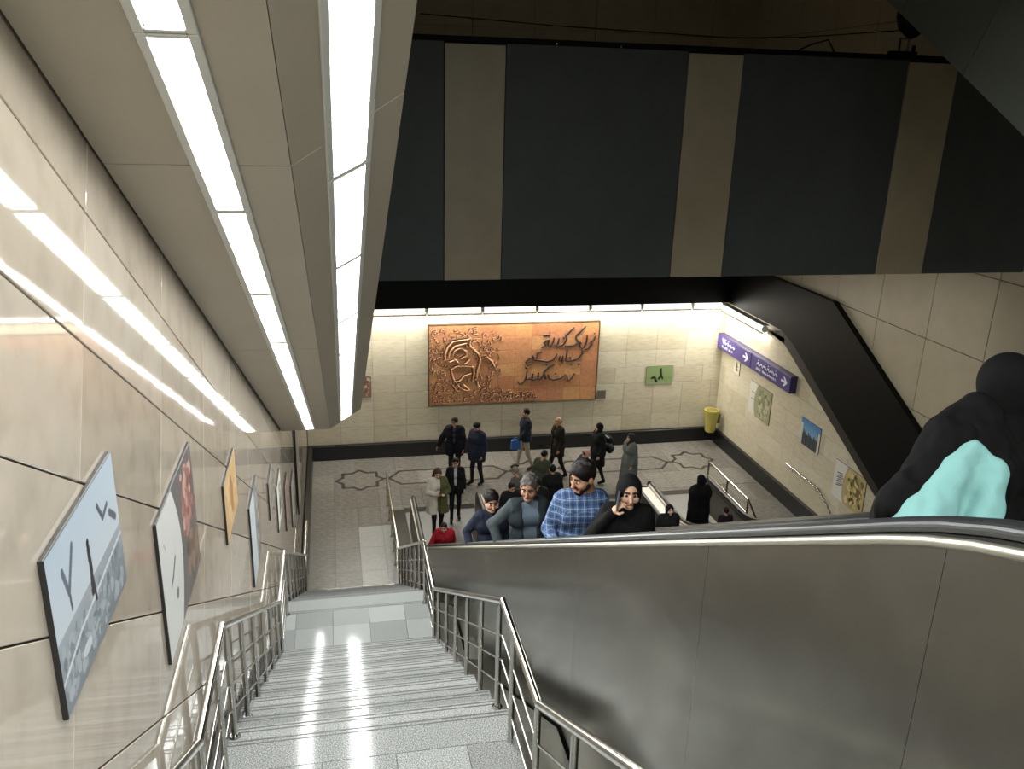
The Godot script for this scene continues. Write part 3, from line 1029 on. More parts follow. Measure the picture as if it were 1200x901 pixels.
func build_wall_things():
	var X := Vector3.RIGHT
	var img: Image
	# ---- pictures on the stair wall
	img = new_img(220, 150, rgb(170, 180, 190))
	grad(img, 0, 0, 220, 80, rgb(172, 186, 200), rgb(188, 196, 204))
	grad(img, 0, 80, 220, 150, rgb(150, 158, 166), rgb(112, 118, 126))
	mottle(img, 0, 84, 220, 150, [rgb(122, 130, 138), rgb(146, 154, 162), rgb(108, 114, 122), rgb(158, 164, 170)], 160, 9, 3)
	stroke(img, [Vector2(0, 118), Vector2(60, 104), Vector2(130, 98), Vector2(219, 90)], 2.0, rgb(196, 200, 204))
	stroke(img, [Vector2(34, 30), Vector2(44, 56), Vector2(66, 22)], 3.5, rgb(96, 104, 118))
	stroke(img, [Vector2(44, 54), Vector2(46, 72)], 2.5, rgb(88, 94, 106))
	blob(img, 108, 44, 4, 5, rgb(44, 42, 44))
	stroke(img, [Vector2(108, 50), Vector2(109, 72), Vector2(106, 92)], 4.5, rgb(48, 46, 50))
	stroke(img, [Vector2(109, 74), Vector2(113, 104)], 3.0, rgb(56, 54, 58))
	stroke(img, [Vector2(150, 26), Vector2(164, 46), Vector2(182, 40)], 3.0, rgb(84, 90, 104))
	stroke(img, [Vector2(188, 52), Vector2(206, 66)], 4.0, rgb(92, 96, 108))
	blob(img, 70, 128, 14, 6, rgb(190, 194, 198))
	picture("wall_picture", "grey blue picture of a figure with birds, nearest on the stair wall", "picture", Vector3(WALL_L, -1.625, -2.895), 0.85, 0.575, X, img, 0.018, 0.3)
	img = new_img(220, 170, rgb(206, 206, 204))
	for y in 170:
		var edge := int(70 + 46 * sin(y / 170.0 * 2.6 + 0.3))
		img.fill_rect(Rect2i(edge, y, 220 - edge, 1), rgb(104, 100, 100))
	mottle(img, 124, 0, 220, 100, [rgb(150, 104, 98), rgb(172, 128, 120), rgb(120, 84, 80), rgb(190, 160, 150)], 90, 13, 5)
	mottle(img, 130, 90, 220, 170, [rgb(112, 94, 82), rgb(86, 78, 74), rgb(140, 118, 104)], 60, 14, 6)
	stroke(img, [Vector2(40, 96), Vector2(52, 92), Vector2(70, 78)], 2.5, rgb(76, 78, 92))
	stroke(img, [Vector2(22, 36), Vector2(28, 44)], 2.0, rgb(170, 170, 174))
	blob(img, 66, 122, 7, 7, rgb(120, 120, 118))
	picture("wall_picture", "white picture with a curved dark photo half, second on the stair wall", "picture", Vector3(WALL_L, -2.37, -4.45), 1.06, 0.79, X, img, 0.016, 0.3)
	img = new_img(128, 96, rgb(198, 164, 118))
	mottle(img, 0, 0, 128, 96, [rgb(202, 170, 124), rgb(190, 156, 110), rgb(210, 182, 140)], 60, 14, 8)
	blob(img, 70, 50, 14, 30, rgb(168, 122, 78))
	blob(img, 66, 24, 8, 8, rgb(140, 98, 66))
	picture("wall_picture", "orange brown picture on the stair wall", "picture", Vector3(WALL_L, -3.07, -6.55), 0.76, 0.5, X, img)
	img = new_img(128, 128, rgb(196, 204, 210))
	img.fill_rect(Rect2i(70, 0, 58, 128), rgb(120, 124, 126))
	mottle(img, 72, 0, 128, 128, [rgb(90, 94, 96), rgb(150, 152, 150), rgb(176, 172, 160)], 60, 10, 9)
	picture("wall_picture", "tall pale blue and grey picture on the stair wall", "picture", Vector3(WALL_L, -4.2, -8.1), 0.8, 0.86, X, img)
	var later := [["grey picture fifth down the stair wall", rgb(146, 140, 130), rgb(110, 104, 96), -4.72, -10.1, 0.62, 0.5], ["white and dark green picture sixth down the stair wall", rgb(214, 214, 208), rgb(66, 78, 64), -5.42, -11.3, 0.7, 0.66], ["pinkish picture seventh down the stair wall", rgb(186, 156, 146), rgb(142, 112, 104), -6.15, -12.75, 0.62, 0.74], ["white picture lowest on the stair wall", rgb(214, 212, 206), rgb(170, 168, 162), -6.85, -14.3, 0.7, 0.8]]
	for i in later.size():
		var l: Array = later[i]
		img = new_img(96, 72, l[1])
		mottle(img, 30, 4, 94, 70, [l[2], l[1].darkened(0.15), l[2].lightened(0.1)], 40, 10, 20 + i)
		picture("wall_picture", l[0], "picture", Vector3(WALL_L, l[3], l[4]), l[5], l[6], X, img)
	img = new_img(64, 128, rgb(196, 190, 178))
	img.fill_rect(Rect2i(6, 6, 52, 116), rgb(164, 158, 146))
	picture("notice_board", "tall dark framed board past the foot of the stairs", "notice board", Vector3(WALL_L, -7.0, -16.3), 0.9, 1.9, X, img, 0.03)
	# ---- end wall
	var Z := Vector3(0, 0, 1)
	img = new_img(64, 80, rgb(140, 108, 92))
	mottle(img, 0, 0, 64, 80, [rgb(112, 82, 70), rgb(170, 146, 130), rgb(196, 180, 166), rgb(128, 92, 80)], 60, 8, 30)
	picture("wall_picture", "small brown picture on the end wall beside the stair ceiling", "picture", Vector3(0.62, -7.53, FAR), 0.46, 0.6, Z, img)
	img = new_img(128, 84, rgb(136, 156, 104))
	grad(img, 0, 50, 128, 84, rgb(128, 146, 94), rgb(146, 162, 116))
	stroke(img, [Vector2(68, 16), Vector2(72, 44), Vector2(62, 58)], 5.0, rgb(34, 38, 28))
	stroke(img, [Vector2(72, 40), Vector2(80, 58)], 4.0, rgb(34, 38, 28))
	stroke(img, [Vector2(28, 54), Vector2(40, 50), Vector2(48, 66), Vector2(52, 70)], 5.0, rgb(34, 38, 28))
	blob(img, 69, 14, 5, 5, rgb(34, 38, 28))
	picture("wall_picture", "green picture with two dark figures on the end wall", "picture", Vector3(9.15, -7.5, FAR), 0.82, 0.56, Z, img)
	img = new_img(48, 48, rgb(112, 102, 86))
	for y in 6:
		img.fill_rect(Rect2i(6, 6 + y * 7, 36, 2), rgb(86, 78, 66))
	picture("plaque", "small brown plaque at the lower corner of the copper mural", "plaque", Vector3(7.42, -8.03, FAR), 0.26, 0.25, Z, img, 0.02)
	# ---- right wall
	var L := Vector3.LEFT
	img = new_img(120, 96, rgb(210, 208, 196))
	for y in 96:
		var e2 := int(44 - 14 * sin(y / 96.0 * 3.0))
		img.fill_rect(Rect2i(e2, y, 120 - e2, 1), rgb(150, 150, 118))
	mottle(img, 46, 2, 118, 94, [rgb(166, 164, 130), rgb(128, 132, 100), rgb(186, 180, 150), rgb(108, 112, 92)], 60, 10, 33)
	stroke(img, [Vector2(12, 30), Vector2(26, 30)], 1.5, rgb(130, 130, 130))
	stroke(img, [Vector2(12, 50), Vector2(28, 50)], 1.5, rgb(130, 130, 130))
	picture("wall_poster", "white and olive poster below the purple sign", "poster", Vector3(WALL_R, -7.53, -19.85), 1.2, 0.9, L, img)
	img = new_img(120, 84, rgb(92, 142, 184))
	grad(img, 0, 0, 120, 50, rgb(70, 126, 178), rgb(140, 178, 206))
	img.fill_rect(Rect2i(0, 46, 120, 38), rgb(96, 104, 112))
	for k in 11:
		img.fill_rect(Rect2i(18 + k * 8, 34 + (k * 5) % 18, 6, 50), [rgb(40, 44, 52), rgb(62, 66, 74), rgb(30, 34, 42)][k % 3])
	img.fill_rect(Rect2i(0, 16, 14, 68), rgb(206, 200, 190))
	img.fill_rect(Rect2i(106, 20, 14, 64), rgb(206, 200, 190))
	img.fill_rect(Rect2i(104, 20, 3, 64), rgb(60, 50, 44))
	picture("wall_poster", "poster of a city skyline under blue sky", "poster", Vector3(WALL_R, -7.46, -17.28), 0.88, 0.66, L, img)
	img = new_img(150, 110, rgb(212, 210, 202))
	for y in 110:
		var e3 := int(62 - 16 * sin(y / 110.0 * 3.0))
		img.fill_rect(Rect2i(e3, y, 150 - e3, 1), rgb(176, 160, 116))
	mottle(img, 58, 2, 148, 108, [rgb(120, 92, 54), rgb(196, 178, 104), rgb(84, 62, 44), rgb(150, 150, 84), rgb(206, 190, 150)], 110, 12, 35)
	for k in 7:
		stroke(img, [Vector2(16 + (k % 2) * 5, 34 + k * 6), Vector2(38 + (k % 3) * 4, 30 + k * 6)], 1.6, rgb(90, 90, 92))
	picture("wall_poster", "white poster with brown and yellow photo beside the slanting band", "poster", Vector3(WALL_R, -8.0, -15.5), 1.2, 0.9, L, img)
	img = new_img(36, 44, rgb(214, 208, 190))
	img.fill_rect(Rect2i(14, 8, 6, 26), rgb(44, 40, 34))
	img.fill_rect(Rect2i(14, 18, 10, 4), rgb(44, 40, 34))
	blob(img, 22, 30, 4, 4, rgb(150, 70, 60))
	picture("warning_plate", "small cream plate with a black symbol under the purple sign", "sign", Vector3(WALL_R, -7.0, -21.35), 0.36, 0.42, L, img, 0.02)
	# purple direction sign
	var t = base("direction_sign", Vector3(WALL_R - 0.1, -6.48, -20.27), Basis(Vector3(0, 0, 1), Vector3.UP, Vector3.LEFT))
	tag(t, "long purple direction sign with white arrows on the wall", "sign")
	var purple := mat(rgb(76, 62, 128), 0.35)
	var purple_dark := mat(rgb(44, 34, 70), 0.45)
	var letter := mat(rgb(232, 230, 236), 0.5)
	box("case", Vector3(0, 0, -0.01), Vector3(4.2, 0.44, 0.18), purple_dark, t, 0.006)
	for s in [[-1.06, 2.06], [1.06, 2.06]]:
		box("face", Vector3(s[0], 0, 0.083), Vector3(s[1], 0.40, 0.012), purple, t, 0.003)
	for s in [-1.06, 1.06]:
		var st := st_new()
		slab(st, [Vector2(-0.17, -0.028), Vector2(0.02, -0.028), Vector2(-0.07, -0.12), Vector2(0.0, -0.12), Vector2(0.14, 0.0), Vector2(0.0, 0.12), Vector2(-0.07, 0.12), Vector2(0.02, 0.028), Vector2(-0.17, 0.028)], Vector3(s + 0.76, 0, 0.09), Vector3.RIGHT, Vector3.UP, Vector3(0, 0, 1), 0.004)
		put("arrow", st.commit(), letter, t)
		scribble(t, letter, Vector3(s - 0.72, 0.0, 0.089), Vector3.RIGHT, Vector3.UP, Vector3(0, 0, 1), 1.0 if s > 0 else 0.75, 0.15, 3 + int(s * 2), true)
		scribble(t, letter, Vector3(s - 0.72, -0.13, 0.089), Vector3.RIGHT, Vector3.UP, Vector3(0, 0, 1), 1.1 if s > 0 else 0.7, 0.085, 9 + int(s * 2), false)
	# yellow bin in the corner
	t = base("litter_bin", Vector3(10.72, FLOOR + 0.42, -21.98))
	tag(t, "yellow litter bin in the corner on the black plinth", "bin")
	var yellow := mat(rgb(160, 150, 74), 0.5)
	var st4 := st_new()
	tube(st4, [Vector3(0, 0.0, 0), Vector3(0, 0.04, 0), Vector3(0, 0.62, 0), Vector3(0, 0.66, 0)], [0.13, 0.15, 0.22, 0.225], 14)
	put("bucket", st4.commit(), yellow, t)
	put("rim", tube_mesh([Vector3(0, 0.62, 0), Vector3(0, 0.65, 0), Vector3(0, 0.68, 0)], [0.225, 0.24, 0.225], 14), yellow, t)
	box("wall_bracket", Vector3(0.2, 0.4, 0), Vector3(0.16, 0.3, 0.05), mat(rgb(96, 84, 40), 0.5), t, 0.006)
	put("lid_hole", tube_mesh([Vector3(0, 0.67, 0), Vector3(0, 0.684, 0)], [0.17, 0.17], 14), mat(rgb(120, 108, 40), 0.7), t)


func build_mural():
	var x0 := 2.4
	var y0 := -8.15
	var W := 4.84
	var H := 2.34
	var t = base("copper_mural", Vector3(x0, y0, FAR))
	tag(t, "large copper relief mural with dark calligraphy on the end wall", "mural")
	box("backing", Vector3(W / 2, H / 2, 0.03), Vector3(W, H, 0.06), mat(rgb(84, 62, 46), 0.5), t, 0.004)
	var tones := []
	for i in 5:
		var c: Color = [rgb(190, 132, 90), rgb(198, 142, 94), rgb(184, 124, 86), rgb(202, 150, 100), rgb(186, 128, 92)][i]
		var m := mat(Color(1, 1, 1), 0.45)
		tones.append(tri_tex(m, noise_tex(0.03, [c.darkened(0.1), c, c.lightened(0.07)], 256, FastNoiseLite.TYPE_SIMPLEX_SMOOTH, 4, 90 + i), 1.0))
	var nx := 10
	var ny := 6
	for i in nx:
		for j in ny:
			var w := (W - 0.06) / nx
			var h := (H - 0.06) / ny
			box("copper_plate", Vector3(0.03 + (i + 0.5) * w, 0.03 + (j + 0.5) * h, 0.066), Vector3(w - 0.004, h - 0.004, 0.02), tones[rng.randi() % 5], t, 0.003)
	var fr := mat(rgb(92, 74, 48), 0.5)
	for s in [[Vector3(W / 2, 0.012, 0.05), Vector3(W, 0.024, 0.08)], [Vector3(W / 2, H - 0.012, 0.05), Vector3(W, 0.024, 0.08)], [Vector3(0.012, H / 2, 0.05), Vector3(0.024, H, 0.08)], [Vector3(W - 0.012, H / 2, 0.05), Vector3(W, 0, 0)]]:
		if s[1].y > 0: box("frame", s[0], s[1], fr, t, 0.004)
	box("frame", Vector3(W - 0.012, H / 2, 0.05), Vector3(0.024, H, 0.08), fr, t, 0.004)
	# carved motif: (px, py) of a 900 x 900 layout over the square at the mural's quiet end
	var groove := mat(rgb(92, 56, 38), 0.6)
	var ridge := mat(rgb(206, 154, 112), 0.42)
	var P := func(u: float, v: float) -> Vector3: return Vector3((u - 25.0) * 0.00295, H - (v - 78.0 + u * 0.022) * 0.00303, 0.078)
	var motif := [
		[[170, 400], [165, 340], [190, 270], [240, 220], [320, 205], [380, 200], [405, 185]],
		[[405, 190], [398, 260], [440, 300], [480, 340], [497, 380], [490, 440], [472, 500], [465, 590]],
		[[200, 370], [215, 310], [260, 260], [310, 250], [370, 235]],
		[[240, 350], [260, 300], [310, 280], [360, 310], [370, 350], [320, 380], [270, 350]],
		[[165, 390], [210, 410], [260, 390], [300, 430], [360, 430], [400, 390]],
		[[225, 480], [280, 450], [360, 450], [430, 460], [440, 520], [430, 600]],
		[[225, 490], [240, 560], [260, 600], [310, 590], [350, 540], [420, 520]],
		[[260, 600], [300, 650], [350, 680], [400, 690]],
		[[230, 620], [270, 680], [300, 700]],
		[[310, 610], [350, 640], [400, 680]],
		[[470, 590], [480, 640], [510, 660]],
		[[500, 380], [560, 370], [610, 410], [640, 470]]]
	for k in motif.size():
		var a := []
		var b := []
		var ra := []
		for q in motif[k]:
			a.append(P.call(q[0], q[1]))
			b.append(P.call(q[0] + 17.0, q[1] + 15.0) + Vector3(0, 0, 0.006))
		for i in a.size(): ra.append(0.029 * (1.0 if i > 0 and i < a.size() - 1 else 0.4))
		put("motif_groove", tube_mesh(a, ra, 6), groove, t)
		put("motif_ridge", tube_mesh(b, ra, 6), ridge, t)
	# swirling ground of the relief
	var r := RandomNumberGenerator.new()
	r.seed = 12
	var sg := st_new()
	var sr := st_new()
	for k in 520:
		var u := r.randf_range(30, 720)
		var v := r.randf_range(100, 840)
		if k > 370:
			u = r.randf_range(600, 1080)
			v = r.randf_range(700, 860) + (u - 600) * 0.09
			if v > 800: continue
		if Vector2((u - 320) / 190.0, (v - 430) / 260.0).length() < 0.72: continue
		if u > 560 and v < 640 and r.randf() < (u - 560) / 160.0: continue
		var a0 := r.randf() * TAU
		var turn := r.randf_range(-1.0, 1.0) * 4.5
		var rad := r.randf_range(14, 30)
		var pts := []
		var pts2 := []
		for i in 8:
			var f := i / 7.0
			var an := a0 + turn * f
			var rr := rad * (1.0 - 0.6 * f)
			var uu := clampf(u + cos(an) * rr, 30.0, 1500.0)
			var vv := clampf(v + sin(an) * rr, 100.0, 815.0 - uu * 0.024)
			pts.append(P.call(uu, vv))
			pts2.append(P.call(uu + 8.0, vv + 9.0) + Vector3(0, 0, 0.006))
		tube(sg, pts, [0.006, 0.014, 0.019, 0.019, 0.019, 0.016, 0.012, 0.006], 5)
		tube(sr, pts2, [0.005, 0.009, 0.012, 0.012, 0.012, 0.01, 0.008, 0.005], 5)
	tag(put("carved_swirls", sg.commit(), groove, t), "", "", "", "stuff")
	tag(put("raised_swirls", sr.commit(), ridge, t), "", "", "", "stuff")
	# the writing, pen stroke by pen stroke
	var ink := mat(rgb(44, 32, 26), 0.55)
	var Q := func(u: float, v: float) -> Vector3: return Vector3(2.165 + u * 0.002675, H - (v - 56.0 + u * 0.0255) * 0.002745, 0.082)
	var lines := [
		[[938, 160], [944, 168]], [[952, 195], [935, 235], [902, 262], [918, 275], [880, 325], [840, 335]],
		[[862, 175], [860, 225], [852, 275], [815, 322], [785, 300], [788, 245]],
		[[842, 88], [780, 148], [745, 182], [738, 212], [772, 255], [808, 268]], [[770, 262], [720, 290], [670, 295], [622, 298]],
		[[718, 98], [660, 152], [626, 188], [640, 228], [600, 282], [545, 302], [515, 280]], [[560, 212], [552, 258], [536, 296]],
		[[505, 205], [498, 250], [470, 300], [440, 282], [452, 232], [418, 238], [396, 262], [420, 290], [372, 312]], [[385, 186], [420, 180], [462, 178]], [[600, 205], [612, 212]],
		[[822, 340], [816, 382], [772, 430], [705, 452], [648, 455]], [[655, 332], [650, 385], [640, 452]], [[610, 398], [604, 440], [608, 482]], [[580, 398], [568, 445], [598, 452]],
		[[548, 378], [505, 438], [440, 462], [378, 450], [322, 442], [282, 425], [235, 430], [210, 468], [232, 500], [295, 468]], [[376, 352], [330, 370], [326, 432]], [[285, 395], [292, 432]],
		[[696, 488], [712, 492]], [[782, 488], [800, 492]], [[425, 490], [442, 494]], [[682, 420], [700, 424]],
		[[526, 484], [460, 520], [410, 570], [400, 612], [368, 650], [322, 640], [300, 656], [262, 640], [212, 652]], [[748, 588], [716, 640], [680, 672], [662, 612]],
		[[652, 598], [592, 640], [512, 656], [468, 640], [460, 598]], [[534, 584], [548, 590]], [[352, 578], [346, 640]], [[292, 588], [282, 648]], [[230, 555], [216, 640], [190, 682], [152, 698], [128, 672]], [[420, 600], [432, 648]], [[205, 520], [228, 530]]]
	for l in lines:
		var pts := []
		var ra := []
		var n: int = l.size()
		for i in n:
			pts.append(Q.call(l[i][0], l[i][1]))
			ra.append(0.028 if i > 0 and i < n - 1 else (0.017 if n > 2 else 0.026))
		put("pen_stroke", tube_mesh(pts, ra, 6), ink, t)


# ------------------------------------------------------------------ people
# A sampled distance field that is meshed as surface nets; every shape carries a colour.
class Field:
	var lo: Vector3
	var c: float
	var nx: int
	var ny: int
	var nz: int
	var d := PackedFloat32Array()
	var best := PackedFloat32Array()
	var id := PackedInt32Array()
	var cols := PackedColorArray()

	func _init(a: Vector3, b: Vector3, cell: float):
		lo = a - Vector3.ONE * cell * 2.0
		c = cell
		nx = int(ceil((b.x - a.x) / cell)) + 5
		ny = int(ceil((b.y - a.y) / cell)) + 5
		nz = int(ceil((b.z - a.z) / cell)) + 5
		d.resize(nx * ny * nz)
		d.fill(1.0)
		best.resize(nx * ny * nz)
		best.fill(1.0)
		id.resize(nx * ny * nz)

	func range_of(l: Vector3, h: Vector3) -> Array:
		return [clampi(int((l.x - lo.x) / c), 0, nx - 1), clampi(int((l.y - lo.y) / c), 0, ny - 1), clampi(int((l.z - lo.z) / c), 0, nz - 1), clampi(int((h.x - lo.x) / c) + 1, 0, nx - 1), clampi(int((h.y - lo.y) / c) + 1, 0, ny - 1), clampi(int((h.z - lo.z) / c) + 1, 0, nz - 1)]

	func join(i: int, v: float, k: float, me: int):
		if v < best[i]:
			best[i] = v
			id[i] = me
		var e := d[i]
		var h := k - absf(e - v)
		d[i] = minf(e, v) - (h * h / (4.0 * k) if h > 0.0 else 0.0)

	func cap(a: Vector3, ra: float, b: Vector3, rb: float, k: float, col: Color):
		cols.append(col)
		var me := cols.size() - 1
		var R := maxf(ra, rb) + k + c * 2.0
		var q := range_of(Vector3(minf(a.x, b.x), minf(a.y, b.y), minf(a.z, b.z)) - Vector3.ONE * R, Vector3(maxf(a.x, b.x), maxf(a.y, b.y), maxf(a.z, b.z)) + Vector3.ONE * R)
		var ba := b - a
		var bb := maxf(ba.dot(ba), 1e-9)
		for z in range(q[2], q[5] + 1):
			for y in range(q[1], q[4] + 1):
				var i: int = (z * ny + y) * nx + q[0]
				var p := Vector3(lo.x + q[0] * c, lo.y + y * c, lo.z + z * c) - a
				for x in range(q[0], q[3] + 1):
					var t := clampf(p.dot(ba) / bb, 0.0, 1.0)
					var v := (p - ba * t).length() - ra - (rb - ra) * t
					if v < R:
						if v < best[i]:
							best[i] = v
							id[i] = me
						var e := d[i]
						var h := k - absf(e - v)
						d[i] = minf(e, v) - (h * h / (4.0 * k) if h > 0.0 else 0.0)
					i += 1
					p.x += c

	func ell(o: Vector3, r: Vector3, k: float, col: Color, cut := false):
		cols.append(col)
		var me := cols.size() - 1
		var R := r + Vector3.ONE * (k + c * 2.0)
		var q := range_of(o - R, o + R)
		for z in range(q[2], q[5] + 1):
			for y in range(q[1], q[4] + 1):
				for x in range(q[0], q[3] + 1):
					var i: int = (z * ny + y) * nx + x
					var p := Vector3(lo.x + x * c, lo.y + y * c, lo.z + z * c) - o
					var k0 := (p / r).length()
					var k1 := (p / (r * r)).length()
					var v := k0 * (k0 - 1.0) / k1 if k1 > 1e-6 else -minf(r.x, minf(r.y, r.z))
					if cut:
						d[i] = maxf(d[i], -v)
					else:
						join(i, v, k, me)

	func below(y0: float):   # cut everything under a level
		for z in nz:
			for y in ny:
				var v := y0 - (lo.y + y * c)
				if v < -c * 3.0: break
				for x in nx:
					var i := (z * ny + y) * nx + x
					if v > d[i]: d[i] = v

	func rough(amp: float, per_m: float, seed_: int):   # folds and creases
		var n := FastNoiseLite.new()
		n.seed = seed_
		n.frequency = per_m
		n.fractal_octaves = 2
		var i := 0
		for z in nz:
			for y in ny:
				for x in nx:
					if absf(d[i]) < c * 4.0: d[i] += n.get_noise_3d(lo.x + x * c, (lo.y + y * c) * 0.6, lo.z + z * c) * amp
					i += 1

	func slit(xf: Transform3D, w0: float, w1: float, y0: float, y1: float):   # opens the front: |x| under a width that runs from w0 at y0 to w1 at y1
		for z in nz:
			for y in ny:
				for x in nx:
					var i := (z * ny + y) * nx + x
					if absf(d[i]) > c * 3.0: continue
					var p := xf * Vector3(lo.x + x * c, lo.y + y * c, lo.z + z * c)
					var w := lerpf(w0, w1, clampf((p.y - y0) / (y1 - y0), 0.0, 1.0))
					var v := minf(minf(w - absf(p.x), -0.03 - p.z), y0 + 0.04 - p.y)
					if v > d[i]: d[i] = v

	# adds the surface to arrays [verts, normals, colours, indices], each point moved by xf
	func mesh(out: Array, xf: Transform3D):
		var vid := PackedInt32Array()
		vid.resize(nx * ny * nz)
		vid.fill(-1)
		var V: PackedVector3Array = out[0]
		var N: PackedVector3Array = out[1]
		var C: PackedColorArray = out[2]
		var I: PackedInt32Array = out[3]
		var sx := 1
		var sy := nx
		var sz := nx * ny
		var far := c * 4.0
		for z in nz - 1:
			for y in ny - 1:
				var i := (z * ny + y) * nx - 1
				for x in nx - 1:
					i += 1
					var a0 := d[i]
					if a0 > far or a0 < -far: continue
					var a1 := d[i + 1]
					var a2 := d[i + sy]
					var a3 := d[i + sy + 1]
					var a4 := d[i + sz]
					var a5 := d[i + sz + 1]
					var a6 := d[i + sz + sy]
					var a7 := d[i + sz + sy + 1]
					var neg := int(a0 < 0.0) + int(a1 < 0.0) + int(a2 < 0.0) + int(a3 < 0.0) + int(a4 < 0.0) + int(a5 < 0.0) + int(a6 < 0.0) + int(a7 < 0.0)
					if neg == 0 or neg == 8: continue
					var s := Vector3.ZERO
					var n := 0
					if (a0 < 0.0) != (a1 < 0.0): s += Vector3(a0 / (a0 - a1), 0, 0); n += 1
					if (a2 < 0.0) != (a3 < 0.0): s += Vector3(a2 / (a2 - a3), 1, 0); n += 1
					if (a4 < 0.0) != (a5 < 0.0): s += Vector3(a4 / (a4 - a5), 0, 1); n += 1
					if (a6 < 0.0) != (a7 < 0.0): s += Vector3(a6 / (a6 - a7), 1, 1); n += 1
					if (a0 < 0.0) != (a2 < 0.0): s += Vector3(0, a0 / (a0 - a2), 0); n += 1
					if (a1 < 0.0) != (a3 < 0.0): s += Vector3(1, a1 / (a1 - a3), 0); n += 1
					if (a4 < 0.0) != (a6 < 0.0): s += Vector3(0, a4 / (a4 - a6), 1); n += 1
					if (a5 < 0.0) != (a7 < 0.0): s += Vector3(1, a5 / (a5 - a7), 1); n += 1
					if (a0 < 0.0) != (a4 < 0.0): s += Vector3(0, 0, a0 / (a0 - a4)); n += 1
					if (a1 < 0.0) != (a5 < 0.0): s += Vector3(1, 0, a1 / (a1 - a5)); n += 1
					if (a2 < 0.0) != (a6 < 0.0): s += Vector3(0, 1, a2 / (a2 - a6)); n += 1
					if (a3 < 0.0) != (a7 < 0.0): s += Vector3(1, 1, a3 / (a3 - a7)); n += 1
					var p := lo + (Vector3(x, y, z) + s / n) * c
					var g := Vector3(a1 + a3 + a5 + a7 - a0 - a2 - a4 - a6, a2 + a3 + a6 + a7 - a0 - a1 - a4 - a5, a4 + a5 + a6 + a7 - a0 - a1 - a2 - a3)
					vid[i] = V.size()
					V.append(xf * p)
					N.append((xf.basis * g).normalized())
					C.append(cols[id[i]])
		for z in range(1, nz - 1):
			for y in range(1, ny - 1):
				var i := (z * ny + y) * nx
				for x in range(1, nx - 1):
					i += 1
					var a0 := d[i]
					if a0 > far or a0 < -far: continue
					var neg0 := a0 < 0.0
					for ax in 3:
						var step: int = [sx, sy, sz][ax]
						if (d[i + step] < 0.0) == neg0: continue
						var u: int = [sy, sz, sx][ax]
						var w: int = [sz, sx, sy][ax]
						var q0 := vid[i]
						var q1 := vid[i - u]
						var q2 := vid[i - u - w]
						var q3 := vid[i - w]
						if q0 < 0 or q1 < 0 or q2 < 0 or q3 < 0: continue
						if neg0: I.append_array([q0, q2, q1, q0, q3, q2])
						else: I.append_array([q0, q1, q2, q0, q2, q3])
		out[0] = V
		out[1] = N
		out[2] = C
		out[3] = I


func arrays() -> Array:
	return [PackedVector3Array(), PackedVector3Array(), PackedColorArray(), PackedInt32Array()]


func to_mesh(out: Array) -> ArrayMesh:
	var a := []
	a.resize(Mesh.ARRAY_MAX)
	a[Mesh.ARRAY_VERTEX] = out[0]
	a[Mesh.ARRAY_NORMAL] = out[1]
	a[Mesh.ARRAY_COLOR] = out[2]
	a[Mesh.ARRAY_INDEX] = out[3]
	var m := ArrayMesh.new()
	m.add_surface_from_arrays(Mesh.PRIMITIVE_TRIANGLES, a)
	return m


func cloth_mat(rough := 0.85) -> StandardMaterial3D:
	var key := "cloth%.2f" % rough
	if not M.has(key):
		var m := mat(Color(1, 1, 1), rough, 0.0, 0.3)
		m.vertex_color_use_as_albedo = true
		M[key] = m
	return M[key]


func lin(c: Color) -> Color:
	return c.srgb_to_linear()


func bbox(pts: Array, pad: float) -> Array:
	var l: Vector3 = pts[0]
	var h: Vector3 = pts[0]
	for p in pts:
		l = l.min(p)
		h = h.max(p)
	return [l - Vector3.ONE * pad, h + Vector3.ONE * pad]


func hand_field(cell: float, skin: Color, curl: float, side: float) -> Field:
	# wrist at the origin, fingers along -y, palm towards -z, thumb on the side given
	var f := Field.new(Vector3(-0.09, -0.21, -0.11), Vector3(0.09, 0.05, 0.06), cell)
	f.cap(Vector3(0, 0.04, 0), 0.026, Vector3(0, -0.02, 0), 0.027, 0.01, skin)
	f.cap(Vector3(-0.02, -0.04, 0), 0.022, Vector3(0.02, -0.04, 0), 0.022, 0.012, skin)
	f.cap(Vector3(-0.026, -0.08, 0), 0.017, Vector3(0.026, -0.08, 0), 0.017, 0.012, skin)
	var len := [0.068, 0.08, 0.074, 0.058]
	for i in 4:
		var x := side * (0.032 - i * 0.0215)
		var p := Vector3(x, -0.09, 0)
		var ang := 0.15 + curl * 0.3
		for k in 3:
			var l: float = len[i] * [0.45, 0.32, 0.26][k]
			var q := p + Vector3(0, -cos(ang), -sin(ang)) * l
			f.cap(p, 0.0095 - k * 0.0008, q, 0.009 - k * 0.001, 0.003, skin)
			p = q
			ang += curl
	var tp := Vector3(side * 0.025, -0.03, -0.008)
	var t1 := tp + Vector3(side * 0.03, -0.025, -0.018)
	var t2 := t1 + Vector3(side * 0.004, -0.03, -0.014)
	f.cap(tp, 0.014, t1, 0.012, 0.006, skin)
	f.cap(t1, 0.0115, t2, 0.009, 0.004, skin)
	return f


func limb_basis(dir: Vector3, palm: Vector3) -> Basis:
	var y := -dir.normalized()
	var z := -(palm - y * palm.dot(y)).normalized()
	return Basis(y.cross(z), y, z)


